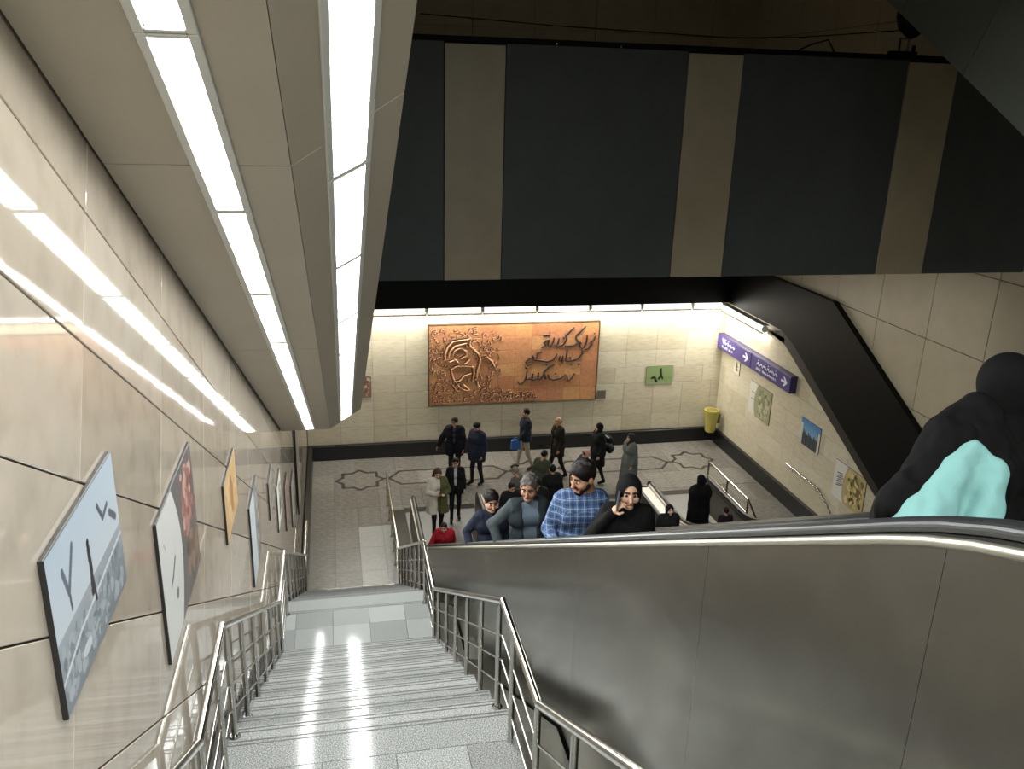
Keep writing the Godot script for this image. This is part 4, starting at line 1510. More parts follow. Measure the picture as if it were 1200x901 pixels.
# p: see build_people for the keys
func person(p: Dictionary):
	var h: float = p.h
	var s: float = h / 1.75
	var cell: float = p.get("cell", 0.022)
	var hcell: float = p.get("hcell", 0.011)
	var at: Vector3 = p.at
	var t = base("person", at, Basis(Vector3.UP, p.yaw))
	tag(t, p.label, "person", "")
	var skin := lin(p.get("skin", rgb(178, 138, 112)))
	var legs := lin(p.get("legs", rgb(34, 34, 38)))
	var shirt := lin(p.get("shirt", rgb(60, 60, 66)))
	var coat := lin(p.get("coat", rgb(30, 30, 34)))
	var shoe := lin(p.get("shoe", rgb(24, 22, 22)))
	var hairc := lin(p.get("hair", rgb(26, 22, 20)))
	var lean: float = p.get("lean", 0.0)
	var twist: float = p.get("twist", 0.0)
	var hip := Vector3(0, 0.93, 0) * s
	var ub := Basis(Vector3.UP, twist) * Basis(Vector3.RIGHT, -lean)
	var up := func(v: Vector3) -> Vector3: return hip + ub * (v * s - hip)
	var stride: float = p.get("stride", 0.06)
	var J := {}
	for sd in [-1.0, 1.0]:
		var k := "l" if sd < 0 else "r"
		var fz: float = -stride * sd
		J["hip" + k] = Vector3(sd * 0.085, 0.9, 0) * s
		J["knee" + k] = Vector3(sd * 0.095, 0.49, fz * 0.45 - 0.03) * s
		J["ank" + k] = Vector3(sd * 0.095, 0.085, fz + 0.02) * s
		J["toe" + k] = Vector3(sd * 0.11, 0.035, fz - 0.13) * s
		J["sh" + k] = up.call(Vector3(sd * 0.168, 1.42, 0.01))
		var arm: Array = p.get("arm_" + k, [Vector3(sd * 0.05, -0.28, 0.03), Vector3(sd * 0.06, -0.5, -0.06)])
		J["el" + k] = J["sh" + k] + ub * (arm[0] * s)
		J["wr" + k] = J["sh" + k] + ub * (arm[1] * s)
	var chest := [up.call(Vector3(-0.085, 1.3, 0)), up.call(Vector3(0.085, 1.3, 0)), up.call(Vector3(-0.06, 1.1, 0)), up.call(Vector3(0.06, 1.1, 0)), up.call(Vector3(-0.13, 1.425, 0.01)), up.call(Vector3(0.13, 1.425, 0.01))]
	var neck0: Vector3 = up.call(Vector3(0, 1.42, 0.015))
	var head_at: Vector3 = up.call(Vector3(0, 1.63, -0.015))
	var hb := Basis(Vector3.UP, twist) * Basis(Vector3.UP, p.get("look", 0.0)) * Basis(Vector3.RIGHT, -p.get("nod", 0.0)) * Basis(Vector3.BACK, p.get("tilt", 0.0))
	var hx := Transform3D(hb.scaled(Vector3.ONE * s * p.get("head", 1.0)), head_at)
	var pts: Array = J.values() + chest + [neck0, head_at]
	# body: one surface from the shoes to the neck, then the finer head and hands
	var out := arrays()
	var bb := bbox(pts, 0.17 * s)
	bb[0].y = -0.02
	var f := Field.new(bb[0], bb[1], cell)
	for k in ["l", "r"]:
		f.cap(J["ank" + k], 0.045 * s, J["toe" + k] + Vector3(0, 0.012, 0), 0.04 * s, 0.02, shoe)
		f.cap(J["knee" + k], 0.058 * s, J["ank" + k], 0.042 * s, 0.03, legs)
		f.cap(J["hip" + k], 0.088 * s, J["knee" + k], 0.062 * s, 0.03, legs)
		f.cap(J["sh" + k], 0.05 * s, J["el" + k], 0.042 * s, 0.03, shirt)
		f.cap(J["el" + k], 0.04 * s, J["wr" + k], 0.029 * s, 0.02, shirt)
	f.cap(Vector3(-0.08, 0.95, 0) * s, 0.115 * s, Vector3(0.08, 0.95, 0) * s, 0.115 * s, 0.04, legs)
	f.cap(chest[2], 0.11 * s, chest[3], 0.11 * s, 0.05, shirt)
	f.cap(chest[0], 0.12 * s, chest[1], 0.12 * s, 0.05, shirt)
	f.cap(chest[4], 0.062 * s, chest[5], 0.062 * s, 0.05, shirt)
	f.cap(neck0, 0.058 * s, head_at - hb * Vector3(0, 0.07, -0.015) * s, 0.05 * s, 0.03, skin)
	f.mesh(out, Transform3D())
	# head
	var hf := Field.new(Vector3(-0.1, -0.2, -0.135), Vector3(0.1, 0.13, 0.12), hcell)
	hf.ell(Vector3(0, 0.02, 0.01), Vector3(0.075, 0.1, 0.095), 0.02, skin)
	hf.cap(Vector3(0, -0.05, -0.03), 0.058, Vector3(0, -0.083, -0.055), 0.036, 0.03, skin)
	hf.cap(Vector3(-0.04, -0.025, -0.055), 0.03, Vector3(0.04, -0.025, -0.055), 0.03, 0.02, skin)
	hf.cap(Vector3(0, -0.08, 0.02), 0.05, Vector3(0, -0.19, 0.03), 0.053, 0.03, skin)
	hf.cap(Vector3(0, 0.012, -0.088), 0.01, Vector3(0, -0.026, -0.108), 0.014, 0.012, skin)
	for sd in [-1.0, 1.0]:
		if not p.get("veil", false):
			hf.ell(Vector3(sd * 0.08, -0.008, 0.012), Vector3(0.012, 0.032, 0.02), 0.008, skin.darkened(0.1))
		hf.ell(Vector3(sd * 0.031, 0.014, -0.098), Vector3(0.021, 0.013, 0.019), 0.002, skin, true)
		hf.ell(Vector3(sd * 0.031, 0.013, -0.074), Vector3(0.015, 0.0085, 0.013), 0.003, skin.lerp(lin(rgb(210, 200, 190)), 0.5))
		hf.ell(Vector3(sd * 0.031, 0.012, -0.081), Vector3(0.009, 0.0085, 0.008), 0.002, lin(rgb(34, 25, 21)))
		hf.cap(Vector3(sd * 0.016, 0.034, -0.087), 0.006, Vector3(sd * 0.052, 0.031, -0.072), 0.005, 0.005, lin(rgb(40, 31, 27)))
	hf.cap(Vector3(-0.02, -0.056, -0.089), 0.007, Vector3(0.02, -0.056, -0.089), 0.007, 0.006, skin.lerp(lin(rgb(150, 74, 66)), 0.6))
	if p.has("beard"):
		var bc := lin(p.beard)
		hf.cap(Vector3(-0.055, -0.05, -0.02), 0.022, Vector3(0, -0.092, -0.066), 0.028, 0.015, bc)
		hf.cap(Vector3(0.055, -0.05, -0.02), 0.022, Vector3(0, -0.092, -0.066), 0.028, 0.015, bc)
		hf.cap(Vector3(-0.022, -0.043, -0.092), 0.006, Vector3(0.022, -0.043, -0.092), 0.006, 0.004, bc)
	hf.mesh(out, hx)
	# hands
	for k in ["l", "r"]:
		var dir: Vector3 = (J["wr" + k] - J["el" + k]).normalized()
		var palm: Vector3 = p.get("palm_" + k, Vector3(0.6 if k == "l" else -0.6, 0, 0.0))
		if absf(palm.normalized().dot(dir)) > 0.95: palm = Vector3(0, 0, -1)
		var hd := hand_field(p.get("handcell", 0.012), skin, p.get("curl_" + k, 0.45), p.get("thumb_" + k, 1.0 if k == "l" else -1.0))
		hd.mesh(out, Transform3D(limb_basis(dir, palm).scaled(Vector3.ONE * s * 1.02), J["wr" + k]))
	put("body", to_mesh(out), cloth_mat(0.7), t)
	# hair, scarf or hood
	var style: String = p.get("style", "short")
	out = arrays()
	if style in ["short", "curly", "bun", "long"]:
		f = Field.new(Vector3(-0.12, -0.45 if style == "long" else -0.14, -0.14), Vector3(0.12, 0.16, 0.17), hcell)
		f.ell(Vector3(0, 0.036, 0.022), Vector3(0.084, 0.1, 0.1), 0.02, hairc)
		if style == "curly": f.ell(Vector3(0, 0.075, 0.0), Vector3(0.08, 0.058, 0.088), 0.03, hairc)
		if style == "bun": f.ell(Vector3(0, 0.03, 0.115), Vector3(0.045, 0.045, 0.04), 0.02, hairc)
		var hr := RandomNumberGenerator.new()
		hr.seed = int(at.x * 1000.0)
		for i in (26 if hcell < 0.008 else 8):
			var an := hr.randf() * TAU
			var el := hr.randf_range(0.2, 1.5)
			var q := Vector3(cos(an) * cos(el) * 0.08, 0.036 + sin(el) * 0.095, 0.022 + sin(an) * cos(el) * 0.095)
			f.ell(q, Vector3.ONE * hr.randf_range(0.012, 0.02), 0.012, hairc.lightened(hr.randf() * 0.04))
		f.ell(Vector3(0, -0.035, -0.105), Vector3(0.088, p.get("hairline", 0.116), 0.092), 0.01, hairc, true)
		if style != "long": f.ell(Vector3(0, -0.15, 0.02), Vector3(0.14, 0.1, 0.16), 0.01, hairc, true)
		if style == "long":
			f.cap(Vector3(-0.06, 0.0, 0.04), 0.05, Vector3(-0.09, -0.33, 0.02), 0.035, 0.03, hairc)
			f.cap(Vector3(0.06, 0.0, 0.04), 0.05, Vector3(0.09, -0.33, 0.02), 0.035, 0.03, hairc)
			f.cap(Vector3(0, 0.0, 0.07), 0.06, Vector3(0, -0.36, 0.1), 0.05, 0.03, hairc)
		f.mesh(out, hx)
		put("hair", to_mesh(out), cloth_mat(0.6), t)
	elif style == "bald":
		f = Field.new(Vector3(-0.11, -0.12, -0.08), Vector3(0.11, 0.08, 0.15), hcell)
		f.ell(Vector3(0, 0.0, 0.03), Vector3(0.083, 0.05, 0.088), 0.02, hairc)
		f.ell(Vector3(0, 0.0, -0.09), Vector3(0.12, 0.14, 0.11), 0.01, hairc, true)
		f.mesh(out, hx)
		put("hair", to_mesh(out), cloth_mat(0.7), t)
	elif style in ["scarf", "cloak"]:
		var sc := lin(p.get("scarf", rgb(24, 23, 24)))
		f = Field.new(Vector3(-0.22, -0.34, -0.2), Vector3(0.22, 0.17, 0.22), hcell)
		f.ell(Vector3(0, 0.015, 0.018), Vector3(0.096, 0.122, 0.112), 0.02, sc)
		f.cap(Vector3(0, -0.08, 0.01), 0.085, Vector3(0, -0.24, 0.02), 0.13, 0.05, sc)
		f.ell(Vector3(0, p.get("face_y", -0.012), -0.115), Vector3(0.062, 0.078, 0.09), 0.01, sc, true)
		f.below(-0.32)
		f.mesh(out, hx)
		put("headscarf", to_mesh(out), cloth_mat(0.85), t)
	# outer garment
	if p.get("coated", true):
		out = arrays()
		var hem: float = p.get("hem", 0.78)
		var g: float = p.get("loose", 0.02) * s
		bb = bbox(pts, 0.2 * s)
		bb[0].y = minf(hem * s - 0.05, minf(J.wrl.y, J.wrr.y) - 0.08)
		bb[1].y = neck0.y + 0.16
		if hem < 0.4: bb = [bb[0] - Vector3(0.08, 0, 0.08), bb[1] + Vector3(0.08, 0, 0.08)]
		f = Field.new(bb[0], bb[1], p.get("coatcell", cell * 0.9))
		f.cap(chest[2], 0.112 * s + g, chest[3], 0.112 * s + g, 0.05, coat)
		f.cap(chest[0], 0.122 * s + g, chest[1], 0.122 * s + g, 0.05, coat)
		f.cap(chest[4], 0.064 * s + g, chest[5], 0.064 * s + g, 0.05, coat)
		f.cap(Vector3(-0.08, 0.95, 0) * s, 0.118 * s + g, Vector3(0.08, 0.95, 0) * s, 0.118 * s + g, 0.05, coat)
		var flare: float = p.get("flare", 0.0)
		if hem < 0.8:
			f.cap(Vector3(-0.07, 0.95, 0) * s, 0.12 * s + g, Vector3(-0.07 - flare, hem, 0) * s, (0.12 + flare) * s + g, 0.06, coat)
			f.cap(Vector3(0.07, 0.95, 0) * s, 0.12 * s + g, Vector3(0.07 + flare, hem, 0) * s, (0.12 + flare) * s + g, 0.06, coat)
		f.below(hem * s)
		for k in ["l", "r"]:
			var sl := lin(p.get("sleeve_" + k, p.get("coat", rgb(30, 30, 34))))
			f.cap(J["sh" + k], 0.055 * s + g * 0.8, J["el" + k], 0.045 * s + g * 0.7, 0.03, sl)
			var cuff: Vector3 = J["el" + k].lerp(J["wr" + k], 0.94)
			f.cap(J["el" + k], 0.045 * s + g * 0.7, cuff, 0.036 * s + g * 0.6, 0.02, sl)
		if p.has("collar"):
			var cc := lin(p.collar)
			f.cap(up.call(Vector3(-0.06, 1.47, 0.03)), 0.035 * s, up.call(Vector3(0.06, 1.47, 0.03)), 0.035 * s, 0.02, cc)
		if p.get("open", false):
			# the front stands open over the shirt
			var wd: float = p.get("open_w", 0.05)
			f.slit(Transform3D(ub, hip - ub * hip).affine_inverse(), wd * 1.3 * s, wd * s, 1.5 * s, 1.0 * s)
		f.rough(p.get("crease", 0.012) * s, 9.0, int(at.x * 100.0))
		f.mesh(out, Transform3D())
		if p.has("split"):
			var other := lin(p.split)
			for i in out[0].size():
				if out[0][i].x > 0.03 * s: out[2][i] = other
		put(p.get("coat_name", "coat"), to_mesh(out), p.get("coat_mat", cloth_mat(0.85)), t)
	if style == "cloak":
		# a long cloak over head and shoulders
		out = arrays()
		var sc := lin(p.get("scarf", rgb(20, 20, 21)))
		f = Field.new(Vector3(-0.5, 0.0, -0.4) * s, Vector3(0.5, 1.6, 0.45) * s, cell)
		f.cap(chest[4] + Vector3(0, 0, 0.02), 0.1 * s, chest[5] + Vector3(0, 0, 0.02), 0.1 * s, 0.06, sc)
		f.cap(chest[0] + Vector3(-0.05, 0, 0.02), 0.15 * s, chest[1] + Vector3(0.05, 0, 0.02), 0.15 * s, 0.08, sc)
		for sd in [-1.0, 1.0]:
			f.cap(Vector3(sd * 0.16, 1.3, 0.02) * s, 0.12 * s, Vector3(sd * 0.13, 0.12, 0.02) * s, 0.17 * s, 0.08, sc)
			f.cap(Vector3(sd * 0.06, 1.3, 0.0) * s, 0.14 * s, Vector3(sd * 0.06, 0.12, 0.0) * s, 0.2 * s, 0.08, sc)
		f.below(0.06)
		f.rough(0.02, 5.0, 3)
		f.mesh(out, Transform3D())
		put("cloak", to_mesh(out), cloth_mat(0.85), t)
	return {"node": t, "joints": J, "basis": Basis(Vector3.UP, p.yaw), "at": at}


func build_people():
	var step := func(z: float) -> float: return maxf(SLOPE * z - 1.03, FLOOR + 0.006)
	# ---- riders on the escalator beside the stairs, facing up towards the camera
	var plaid := new_img(64, 64, rgb(64, 90, 132))
	for i in 2:
		plaid.fill_rect(Rect2i(0, 8 + i * 32, 64, 9), rgb(44, 66, 106))
		plaid.fill_rect(Rect2i(0, 26 + i * 32, 64, 3), rgb(150, 166, 186))
	for i in 2:
		for y in 64:
			for x in range(10 + i * 32, 18 + i * 32): plaid.set_pixel(x, y, plaid.get_pixel(x, y).darkened(0.25))
		for x in range(27 + i * 32, 30 + i * 32):
			for y in 64: plaid.set_pixel(x, y, plaid.get_pixel(x, y).lerp(rgb(156, 172, 192), 0.7))
	var pm := mat(Color(1, 1, 1), 0.85)
	pm.albedo_texture = ImageTexture.create_from_image(plaid)
	pm.uv1_triplanar = true
	pm.uv1_scale = Vector3.ONE * 9.0
	person({"label": "bearded man in a blue plaid shirt on the escalator", "at": Vector3(1.82, step.call(-5.82), -5.82), "yaw": PI - 0.1, "h": 1.62, "cell": 0.016, "hcell": 0.0045, "coatcell": 0.01, "handcell": 0.006,
		"skin": rgb(172, 128, 102), "hair": rgb(24, 20, 18), "beard": rgb(44, 31, 25), "style": "curly", "look": -1.05, "nod": 0.3, "head": 1.12, "coat": rgb(80, 108, 150), "coat_name": "shirt", "coat_mat": pm, "hem": 0.85, "loose": 0.02, "shirt": rgb(60, 84, 126), "legs": rgb(40, 42, 52),
		"arm_r": [Vector3(0.1, -0.26, 0.0), Vector3(0.06, -0.36, -0.22)]})
	var lady = person({"label": "woman in a black headscarf holding a phone to her ear", "at": Vector3(2.05, step.call(-5.4), -5.4), "yaw": PI - 0.3, "h": 1.43, "cell": 0.016, "hcell": 0.0042, "coatcell": 0.011, "handcell": 0.0045,
		"skin": rgb(204, 164, 140), "style": "scarf", "veil": true, "scarf": rgb(13, 13, 13), "face_y": 0.02, "look": 0.12, "nod": 0.05, "tilt": 0.05, "coat": rgb(14, 14, 15), "hem": 0.45, "loose": 0.025, "flare": 0.05, "shirt": rgb(26, 26, 28), "head": 1.2,
		"arm_r": [Vector3(0.16, -0.24, -0.08), Vector3(-0.03, 0.05, -0.13)], "palm_r": Vector3(-1, 0.1, 0.1), "curl_r": 0.75})
	var w: Vector3 = lady.at + lady.basis * (lady.joints.wrr + Vector3(-0.032, 0.1, -0.005))
	var ph = box("mobile_phone", w, Vector3(0.012, 0.145, 0.07), mat(rgb(70, 72, 78), 0.3, 0.2), null, 0.004, lady.basis * Basis(Vector3.BACK, 0.12) * Basis(Vector3.RIGHT, 0.35))
	tag(ph, "grey phone in the hand of the black scarfed woman", "phone")
	person({"label": "grey haired man in a dark jacket over a blue grey shirt", "at": Vector3(1.88, step.call(-7.85), -7.85), "yaw": PI + 0.05, "h": 1.71, "cell": 0.016, "hcell": 0.005, "coatcell": 0.011, "handcell": 0.006,
		"skin": rgb(172, 128, 108), "hair": rgb(86, 80, 76), "beard": rgb(142, 112, 98), "style": "short", "hairline": 0.13, "look": -0.5, "nod": 0.25, "head": 1.1, "coat": rgb(46, 51, 53), "sleeve_r": rgb(64, 71, 75), "open": true, "open_w": 0.075, "hem": 0.8, "shirt": rgb(100, 113, 126), "legs": rgb(44, 46, 54),
		"arm_r": [Vector3(0.2, -0.22, 0.05), Vector3(0.14, -0.46, -0.1)], "palm_r": Vector3(0, -1, 0)})
	person({"label": "young dark haired man in a navy jacket further down the escalator", "at": Vector3(1.85, step.call(-9.75), -9.75), "yaw": PI + 0.1, "h": 1.68, "cell": 0.018, "hcell": 0.006, "coatcell": 0.012, "handcell": 0.007,
		"skin": rgb(184, 142, 118), "hair": rgb(24, 21, 20), "style": "curly", "look": -0.05, "nod": 0.15, "head": 1.15, "coat": rgb(34, 42, 54), "hem": 0.8, "legs": rgb(36, 38, 46), "shirt": rgb(40, 46, 56),
		"arm_r": [Vector3(0.14, -0.25, 0.08), Vector3(0.13, -0.42, -0.12)], "palm_r": Vector3(0, -1, 0)})
	person({"label": "child in a red coat at the foot of the escalator", "at": Vector3(2.02, FLOOR + 0.006, -15.75), "yaw": PI - 0.2, "h": 1.42, "cell": 0.016, "hcell": 0.009, "skin": rgb(200, 158, 136), "hair": rgb(46, 34, 28), "style": "short", "coat": rgb(150, 30, 44), "hem": 0.62, "legs": rgb(40, 38, 44), "lean": 0.35, "nod": 0.3,
		"arm_r": [Vector3(0.12, -0.22, -0.1), Vector3(0.2, -0.35, -0.25)], "loose": 0.05, "crease": 0.03})
	var g = person({"label": "woman with brown hair in a white and olive jacket looking at her phone", "at": Vector3(2.1, FLOOR + 0.006, -17.66), "yaw": PI + 0.1, "h": 1.66, "cell": 0.016, "hcell": 0.008, "skin": rgb(206, 166, 144), "hair": rgb(74, 56, 44), "style": "long", "nod": 0.55, "coat": rgb(86, 86, 54), "split": rgb(200, 192, 178), "open": true, "open_w": 0.04, "shirt": rgb(194, 184, 170), "hem": 0.62, "flare": 0.03, "legs": rgb(26, 25, 27), "loose": 0.035,
		"arm_r": [Vector3(0.09, -0.26, -0.04), Vector3(-0.06, -0.24, -0.24)], "arm_l": [Vector3(-0.09, -0.26, -0.04), Vector3(0.06, -0.26, -0.24)], "palm_l": Vector3(0, 1, 0), "palm_r": Vector3(0, 1, 0)})
	w = g.at + g.basis * (Vector3(g.joints.wrr.x * 0.5 + g.joints.wrl.x * 0.5, g.joints.wrr.y + 0.05, g.joints.wrr.z - 0.09))
	tag(box("mobile_phone", w, Vector3(0.07, 0.012, 0.14), mat(rgb(30, 30, 34), 0.25), null, 0.003, g.basis * Basis(Vector3.RIGHT, 0.7)), "dark phone held by the woman in white and olive", "phone")
	person({"label": "youth in black with a pale shirt behind the olive jacket", "at": Vector3(2.6, FLOOR + 0.006, -18.3), "yaw": PI - 0.1, "h": 1.6, "skin": rgb(190, 148, 126), "hair": rgb(22, 20, 20), "coat": rgb(24, 24, 27), "open": true, "open_w": 0.03, "shirt": rgb(170, 168, 166), "nod": 0.25, "legs": rgb(28, 28, 32), "stride": 0.12})
	# ---- people gathered at the foot of the second escalator
	person({"label": "person in a black puffer jacket behind the grey haired man", "at": Vector3(3.62, FLOOR + 0.006, -16.75), "yaw": PI + 0.3, "h": 1.62, "hair": rgb(30, 26, 24), "coat": rgb(25, 26, 27), "loose": 0.06, "hem": 0.7, "nod": 0.4, "legs": rgb(30, 30, 34)})
	person({"label": "person in a black coat between grey haired and plaid men", "at": Vector3(4.25, FLOOR + 0.006, -16.9), "yaw": PI - 0.2, "h": 1.6, "hair": rgb(24, 22, 22), "style": "scarf", "veil": true, "coat": rgb(22, 22, 24), "loose": 0.06, "hem": 0.5, "nod": 0.3})
	person({"label": "dark haired person in a black coat with a red collar", "at": Vector3(4.74, FLOOR + 0.006, -17.5), "yaw": 0.2, "h": 1.65, "hair": rgb(20, 18, 18), "coat": rgb(26, 25, 26), "collar": rgb(150, 52, 44), "loose": 0.05, "hem": 0.7})
	person({"label": "person in an olive jacket seen from behind near the middle", "at": Vector3(4.7, FLOOR + 0.006, -18.4), "yaw": -0.9, "h": 1.6, "hair": rgb(24, 22, 20), "style": "bun", "coat": rgb(62, 66, 52), "loose": 0.05, "hem": 0.6, "nod": 0.4, "lean": 0.15})
	person({"label": "grey haired stooping person low behind the olive jacket", "at": Vector3(4.02, FLOOR + 0.006, -17.75), "yaw": 0.7, "h": 1.5, "hair": rgb(120, 112, 102), "coat": rgb(92, 88, 80), "hem": 0.65, "lean": 0.2, "nod": 0.3})
	person({"label": "man in a dark coat with bowed head behind the plaid man", "at": Vector3(5.6, FLOOR + 0.006, -18.4), "yaw": -1.9, "h": 1.66, "hair": rgb(52, 44, 40), "style": "bald", "skin": rgb(186, 140, 122), "coat": rgb(38, 40, 40), "loose": 0.05, "hem": 0.68, "lean": 0.3, "nod": 0.4})
	# ---- walkers by the end wall
	person({"label": "man in a black jacket standing beneath the copper mural", "at": Vector3(2.9, FLOOR, -20.6), "yaw": PI - 0.3, "h": 1.75, "hair": rgb(28, 24, 22), "coat": rgb(27, 27, 33), "open": true, "open_w": 0.04, "shirt": rgb(66, 60, 78), "legs": rgb(30, 30, 36), "loose": 0.05, "hem": 0.72, "look": -0.3, "nod": 0.3, "arm_r": [Vector3(0.16, -0.25, 0.0), Vector3(0.26, -0.46, -0.04)]})
	person({"label": "curly haired man in a dark blue jacket beneath the mural", "at": Vector3(3.43, FLOOR, -20.2), "yaw": 2.2, "h": 1.74, "hair": rgb(24, 22, 22), "style": "curly", "coat": rgb(34, 40, 54), "legs": rgb(26, 26, 30), "loose": 0.055, "hem": 0.7, "nod": 0.5, "stride": 0.1})
	var bm = person({"label": "man walking in a navy jacket and beige trousers", "at": Vector3(4.88, FLOOR, -20.98), "yaw": PI / 2, "h": 1.76, "hair": rgb(26, 22, 20), "coat": rgb(30, 35, 46), "legs": rgb(150, 136, 116), "shoe": rgb(60, 44, 34), "loose": 0.035, "hem": 0.86, "stride": 0.2, "arm_l": [Vector3(-0.05, -0.27, -0.06), Vector3(-0.06, -0.46, -0.24)]})
	bag("carrier_bag", "bright blue carrier bag held by the man in beige trousers", bm.at + bm.basis * (bm.joints.wrl + Vector3(0, -0.12, -0.08)), Vector3(0.26, 0.26, 0.1), rgb(40, 88, 146), bm.basis * Basis(Vector3.UP, PI / 2))
	person({"label": "bald man in a brown black jacket walking below the mural corner", "at": Vector3(5.62, FLOOR, -20.34), "yaw": PI / 2 + 0.15, "h": 1.72, "hair": rgb(110, 96, 84), "style": "bald", "skin": rgb(178, 138, 110), "coat": rgb(36, 31, 28), "open": true, "open_w": 0.03, "shirt": rgb(180, 176, 168), "legs": rgb(30, 28, 28), "loose": 0.04, "hem": 0.66, "stride": 0.22})
	var bk = person({"label": "woman in black with a backpack walking past the end wall", "at": Vector3(6.58, FLOOR, -19.83), "yaw": PI / 2 + 0.1, "h": 1.7, "style": "scarf", "veil": true, "skin": rgb(200, 160, 138), "coat": rgb(24, 24, 26), "legs": rgb(24, 24, 26), "loose": 0.05, "hem": 0.55, "stride": 0.16})
	pack("backpack", "black backpack worn by the woman by the end wall", bk.at + bk.basis * Vector3(0, 1.12, 0.29), bk.basis)
	var gr = person({"label": "woman in a long grey coat and dark headscarf", "at": Vector3(7.2, FLOOR, -19.12), "yaw": PI / 2 + 0.2, "h": 1.66, "style": "scarf", "veil": true, "scarf": rgb(50, 48, 44), "skin": rgb(196, 156, 134), "coat": rgb(96, 98, 94), "legs": rgb(40, 40, 42), "loose": 0.04, "hem": 0.22, "flare": 0.05, "stride": 0.12, "arm_r": [Vector3(0.08, -0.27, 0.08), Vector3(0.08, -0.5, 0.1)]})
	bag("shoulder_bag", "teal bag hanging beside the woman in grey", gr.at + gr.basis * Vector3(0.16, 0.62, 0.26), Vector3(0.2, 0.5, 0.1), rgb(30, 122, 128), gr.basis)
	# ---- riders further right
	person({"label": "cloaked woman all in black seen from behind on the outer escalator", "at": Vector3(7.97, FLOOR + 0.006, -16.5), "yaw": 0.1, "h": 1.64, "style": "cloak", "veil": true, "coated": false, "scarf": rgb(18, 18, 20), "cell": 0.022})
	person({"label": "small dark haired child seen from behind beside the cloaked woman", "at": Vector3(8.25, step.call(-15.7), -15.7), "yaw": 0.0, "h": 1.2, "hair": rgb(36, 28, 24), "coat": rgb(30, 28, 32), "hem": 0.7})
	person({"label": "woman in black with a pale face riding up the third escalator", "at": Vector3(6.2, step.call(-14.07), -14.07), "yaw": PI, "h": 1.47, "style": "scarf", "veil": true, "skin": rgb(206, 168, 148), "coat": rgb(24, 23, 25), "hem": 0.4, "loose": 0.05, "face_y": 0.0})
	# ---- the woman near the top of the escalator, close to the camera
	var tw = person({"label": "woman near the top in a black cloak over a turquoise sleeve", "at": Vector3(2.36, step.call(-2.5), -2.5), "yaw": PI + 0.3, "h": 1.6, "cell": 0.016, "hcell": 0.0045, "style": "scarf", "veil": true, "skin": rgb(206, 164, 146), "scarf": rgb(8, 8, 8), "coat": rgb(8, 8, 9), "loose": 0.05, "hem": 0.3, "flare": 0.06, "coatcell": 0.011, "look": 0.45, "crease": 0.02,
		"arm_r": [Vector3(0.22, -0.24, 0.0), Vector3(0.2, -0.5, -0.12)], "handcell": 0.008})
	var J: Dictionary = tw.joints
	# puffy quilted sleeve coming out from under the cloak
	var out := arrays()
	var tq := lin(rgb(116, 158, 156))
	var f := Field.new(J.elr - Vector3(0.3, 0.42, 0.35), J.shr + Vector3(0.4, 0.2, 0.2), 0.01)
	var a: Vector3 = J.shr + Vector3(0.07, -0.02, -0.03)
	var b: Vector3 = J.elr + Vector3(0.06, -0.03, -0.04)
	f.cap(a, 0.06, b, 0.105, 0.04, tq)
	f.cap(a + Vector3(-0.06, -0.06, -0.09), 0.05, b + Vector3(-0.12, -0.1, -0.12), 0.09, 0.06, tq)
	f.cap(b, 0.105, b + Vector3(0.0, -0.26, -0.06), 0.1, 0.03, tq)
	f.cap(b + Vector3(-0.12, -0.1, -0.12), 0.09, b + Vector3(-0.1, -0.3, -0.12), 0.09, 0.03, tq)
	f.rough(0.02, 7.0, 5)
	f.mesh(out, Transform3D())
	put("turquoise_sleeve", to_mesh(out), cloth_mat(0.9), tw.node)
	# cloak thrown back over the arm
	out = arrays()
	var bk2 := lin(rgb(7, 7, 8))
	f = Field.new(J.elr - Vector3(0.4, 0.5, 0.2), J.shr + Vector3(0.5, 0.35, 0.4), 0.012)
	f.cap(J.shr + Vector3(-0.06, 0.08, 0.02), 0.09, J.shr + Vector3(0.06, 0.0, 0.04), 0.075, 0.05, bk2)
	f.cap(J.shr + Vector3(0.06, 0.0, 0.04), 0.075, J.elr + Vector3(0.09, 0.02, 0.03), 0.07, 0.05, bk2)
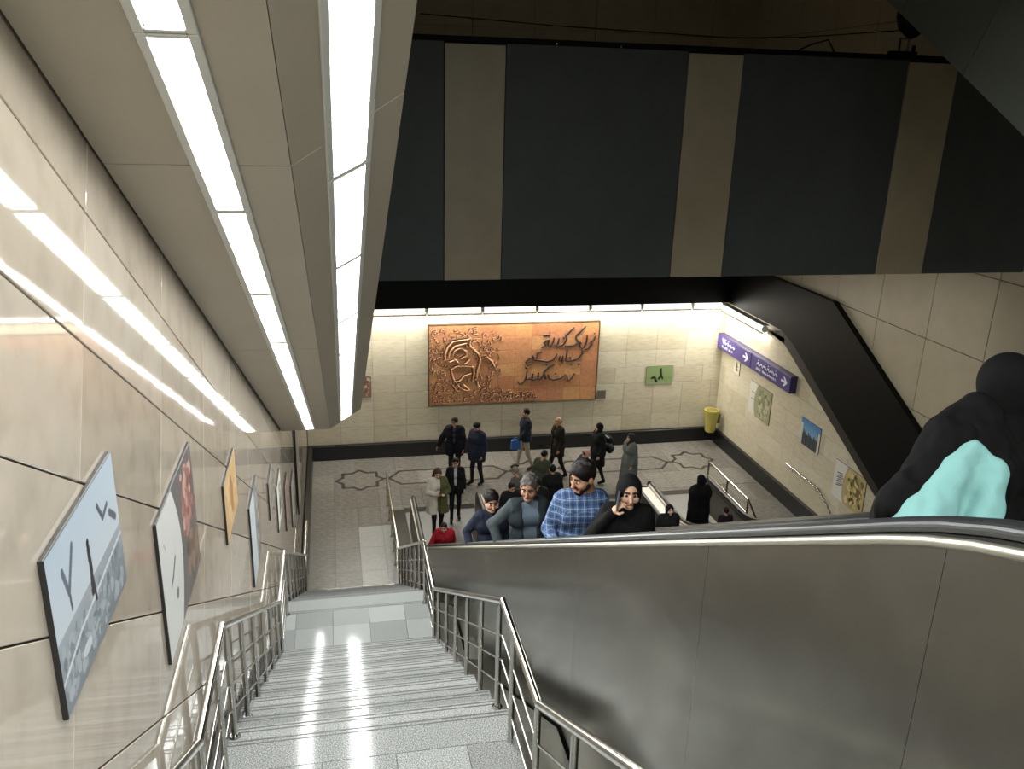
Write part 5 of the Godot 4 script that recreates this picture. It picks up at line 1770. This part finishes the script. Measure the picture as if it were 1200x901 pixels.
	f.cap(J.elr + Vector3(0.09, 0.02, 0.03), 0.07, J.elr + Vector3(0.13, -0.3, 0.05), 0.08, 0.05, bk2)
	f.rough(0.02, 8.0, 6)
	f.mesh(out, Transform3D())
	put("cloak", to_mesh(out), cloth_mat(0.85), tw.node)


func bag(called: String, label: String, at: Vector3, s: Vector3, c: Color, b: Basis):
	var t = base(called, at, b)
	tag(t, label, "bag")
	var m := mat(c, 0.6)
	var st := st_new()
	var poly := [Vector2(-s.x * 0.5, -s.y * 0.5), Vector2(s.x * 0.5, -s.y * 0.5), Vector2(s.x * 0.46, s.y * 0.42), Vector2(s.x * 0.3, s.y * 0.5), Vector2(-s.x * 0.3, s.y * 0.5), Vector2(-s.x * 0.46, s.y * 0.42)]
	slab(st, poly, Vector3(0, 0, -s.z / 2), Vector3.RIGHT, Vector3.UP, Vector3(0, 0, 1), s.z)
	put("pouch", st.commit(), m, t)
	put("strap", tube_mesh([Vector3(-s.x * 0.25, s.y * 0.48, 0), Vector3(-s.x * 0.12, s.y * 0.75, 0), Vector3(s.x * 0.12, s.y * 0.75, 0), Vector3(s.x * 0.25, s.y * 0.48, 0)], 0.012, 6), m, t)


func pack(called: String, label: String, at: Vector3, b: Basis):
	var t = base(called, at, b)
	tag(t, label, "backpack")
	var out := arrays()
	var c := lin(rgb(28, 28, 30))
	var f := Field.new(Vector3(-0.22, -0.3, -0.14), Vector3(0.22, 0.3, 0.18), 0.015)
	f.cap(Vector3(-0.09, -0.15, 0), 0.1, Vector3(0.09, -0.15, 0), 0.1, 0.05, c)
	f.cap(Vector3(-0.08, 0.12, -0.01), 0.09, Vector3(0.08, 0.12, -0.01), 0.09, 0.05, c)
	f.cap(Vector3(-0.07, -0.12, 0.08), 0.06, Vector3(0.07, -0.12, 0.08), 0.06, 0.03, c)
	f.mesh(out, Transform3D())
	put("pouch", to_mesh(out), cloth_mat(0.8), t)
	put("strap", tube_mesh([Vector3(-0.1, 0.18, -0.05), Vector3(-0.12, 0.28, -0.16), Vector3(-0.12, 0.2, -0.34)], 0.018, 6), cloth_mat(0.8), t)
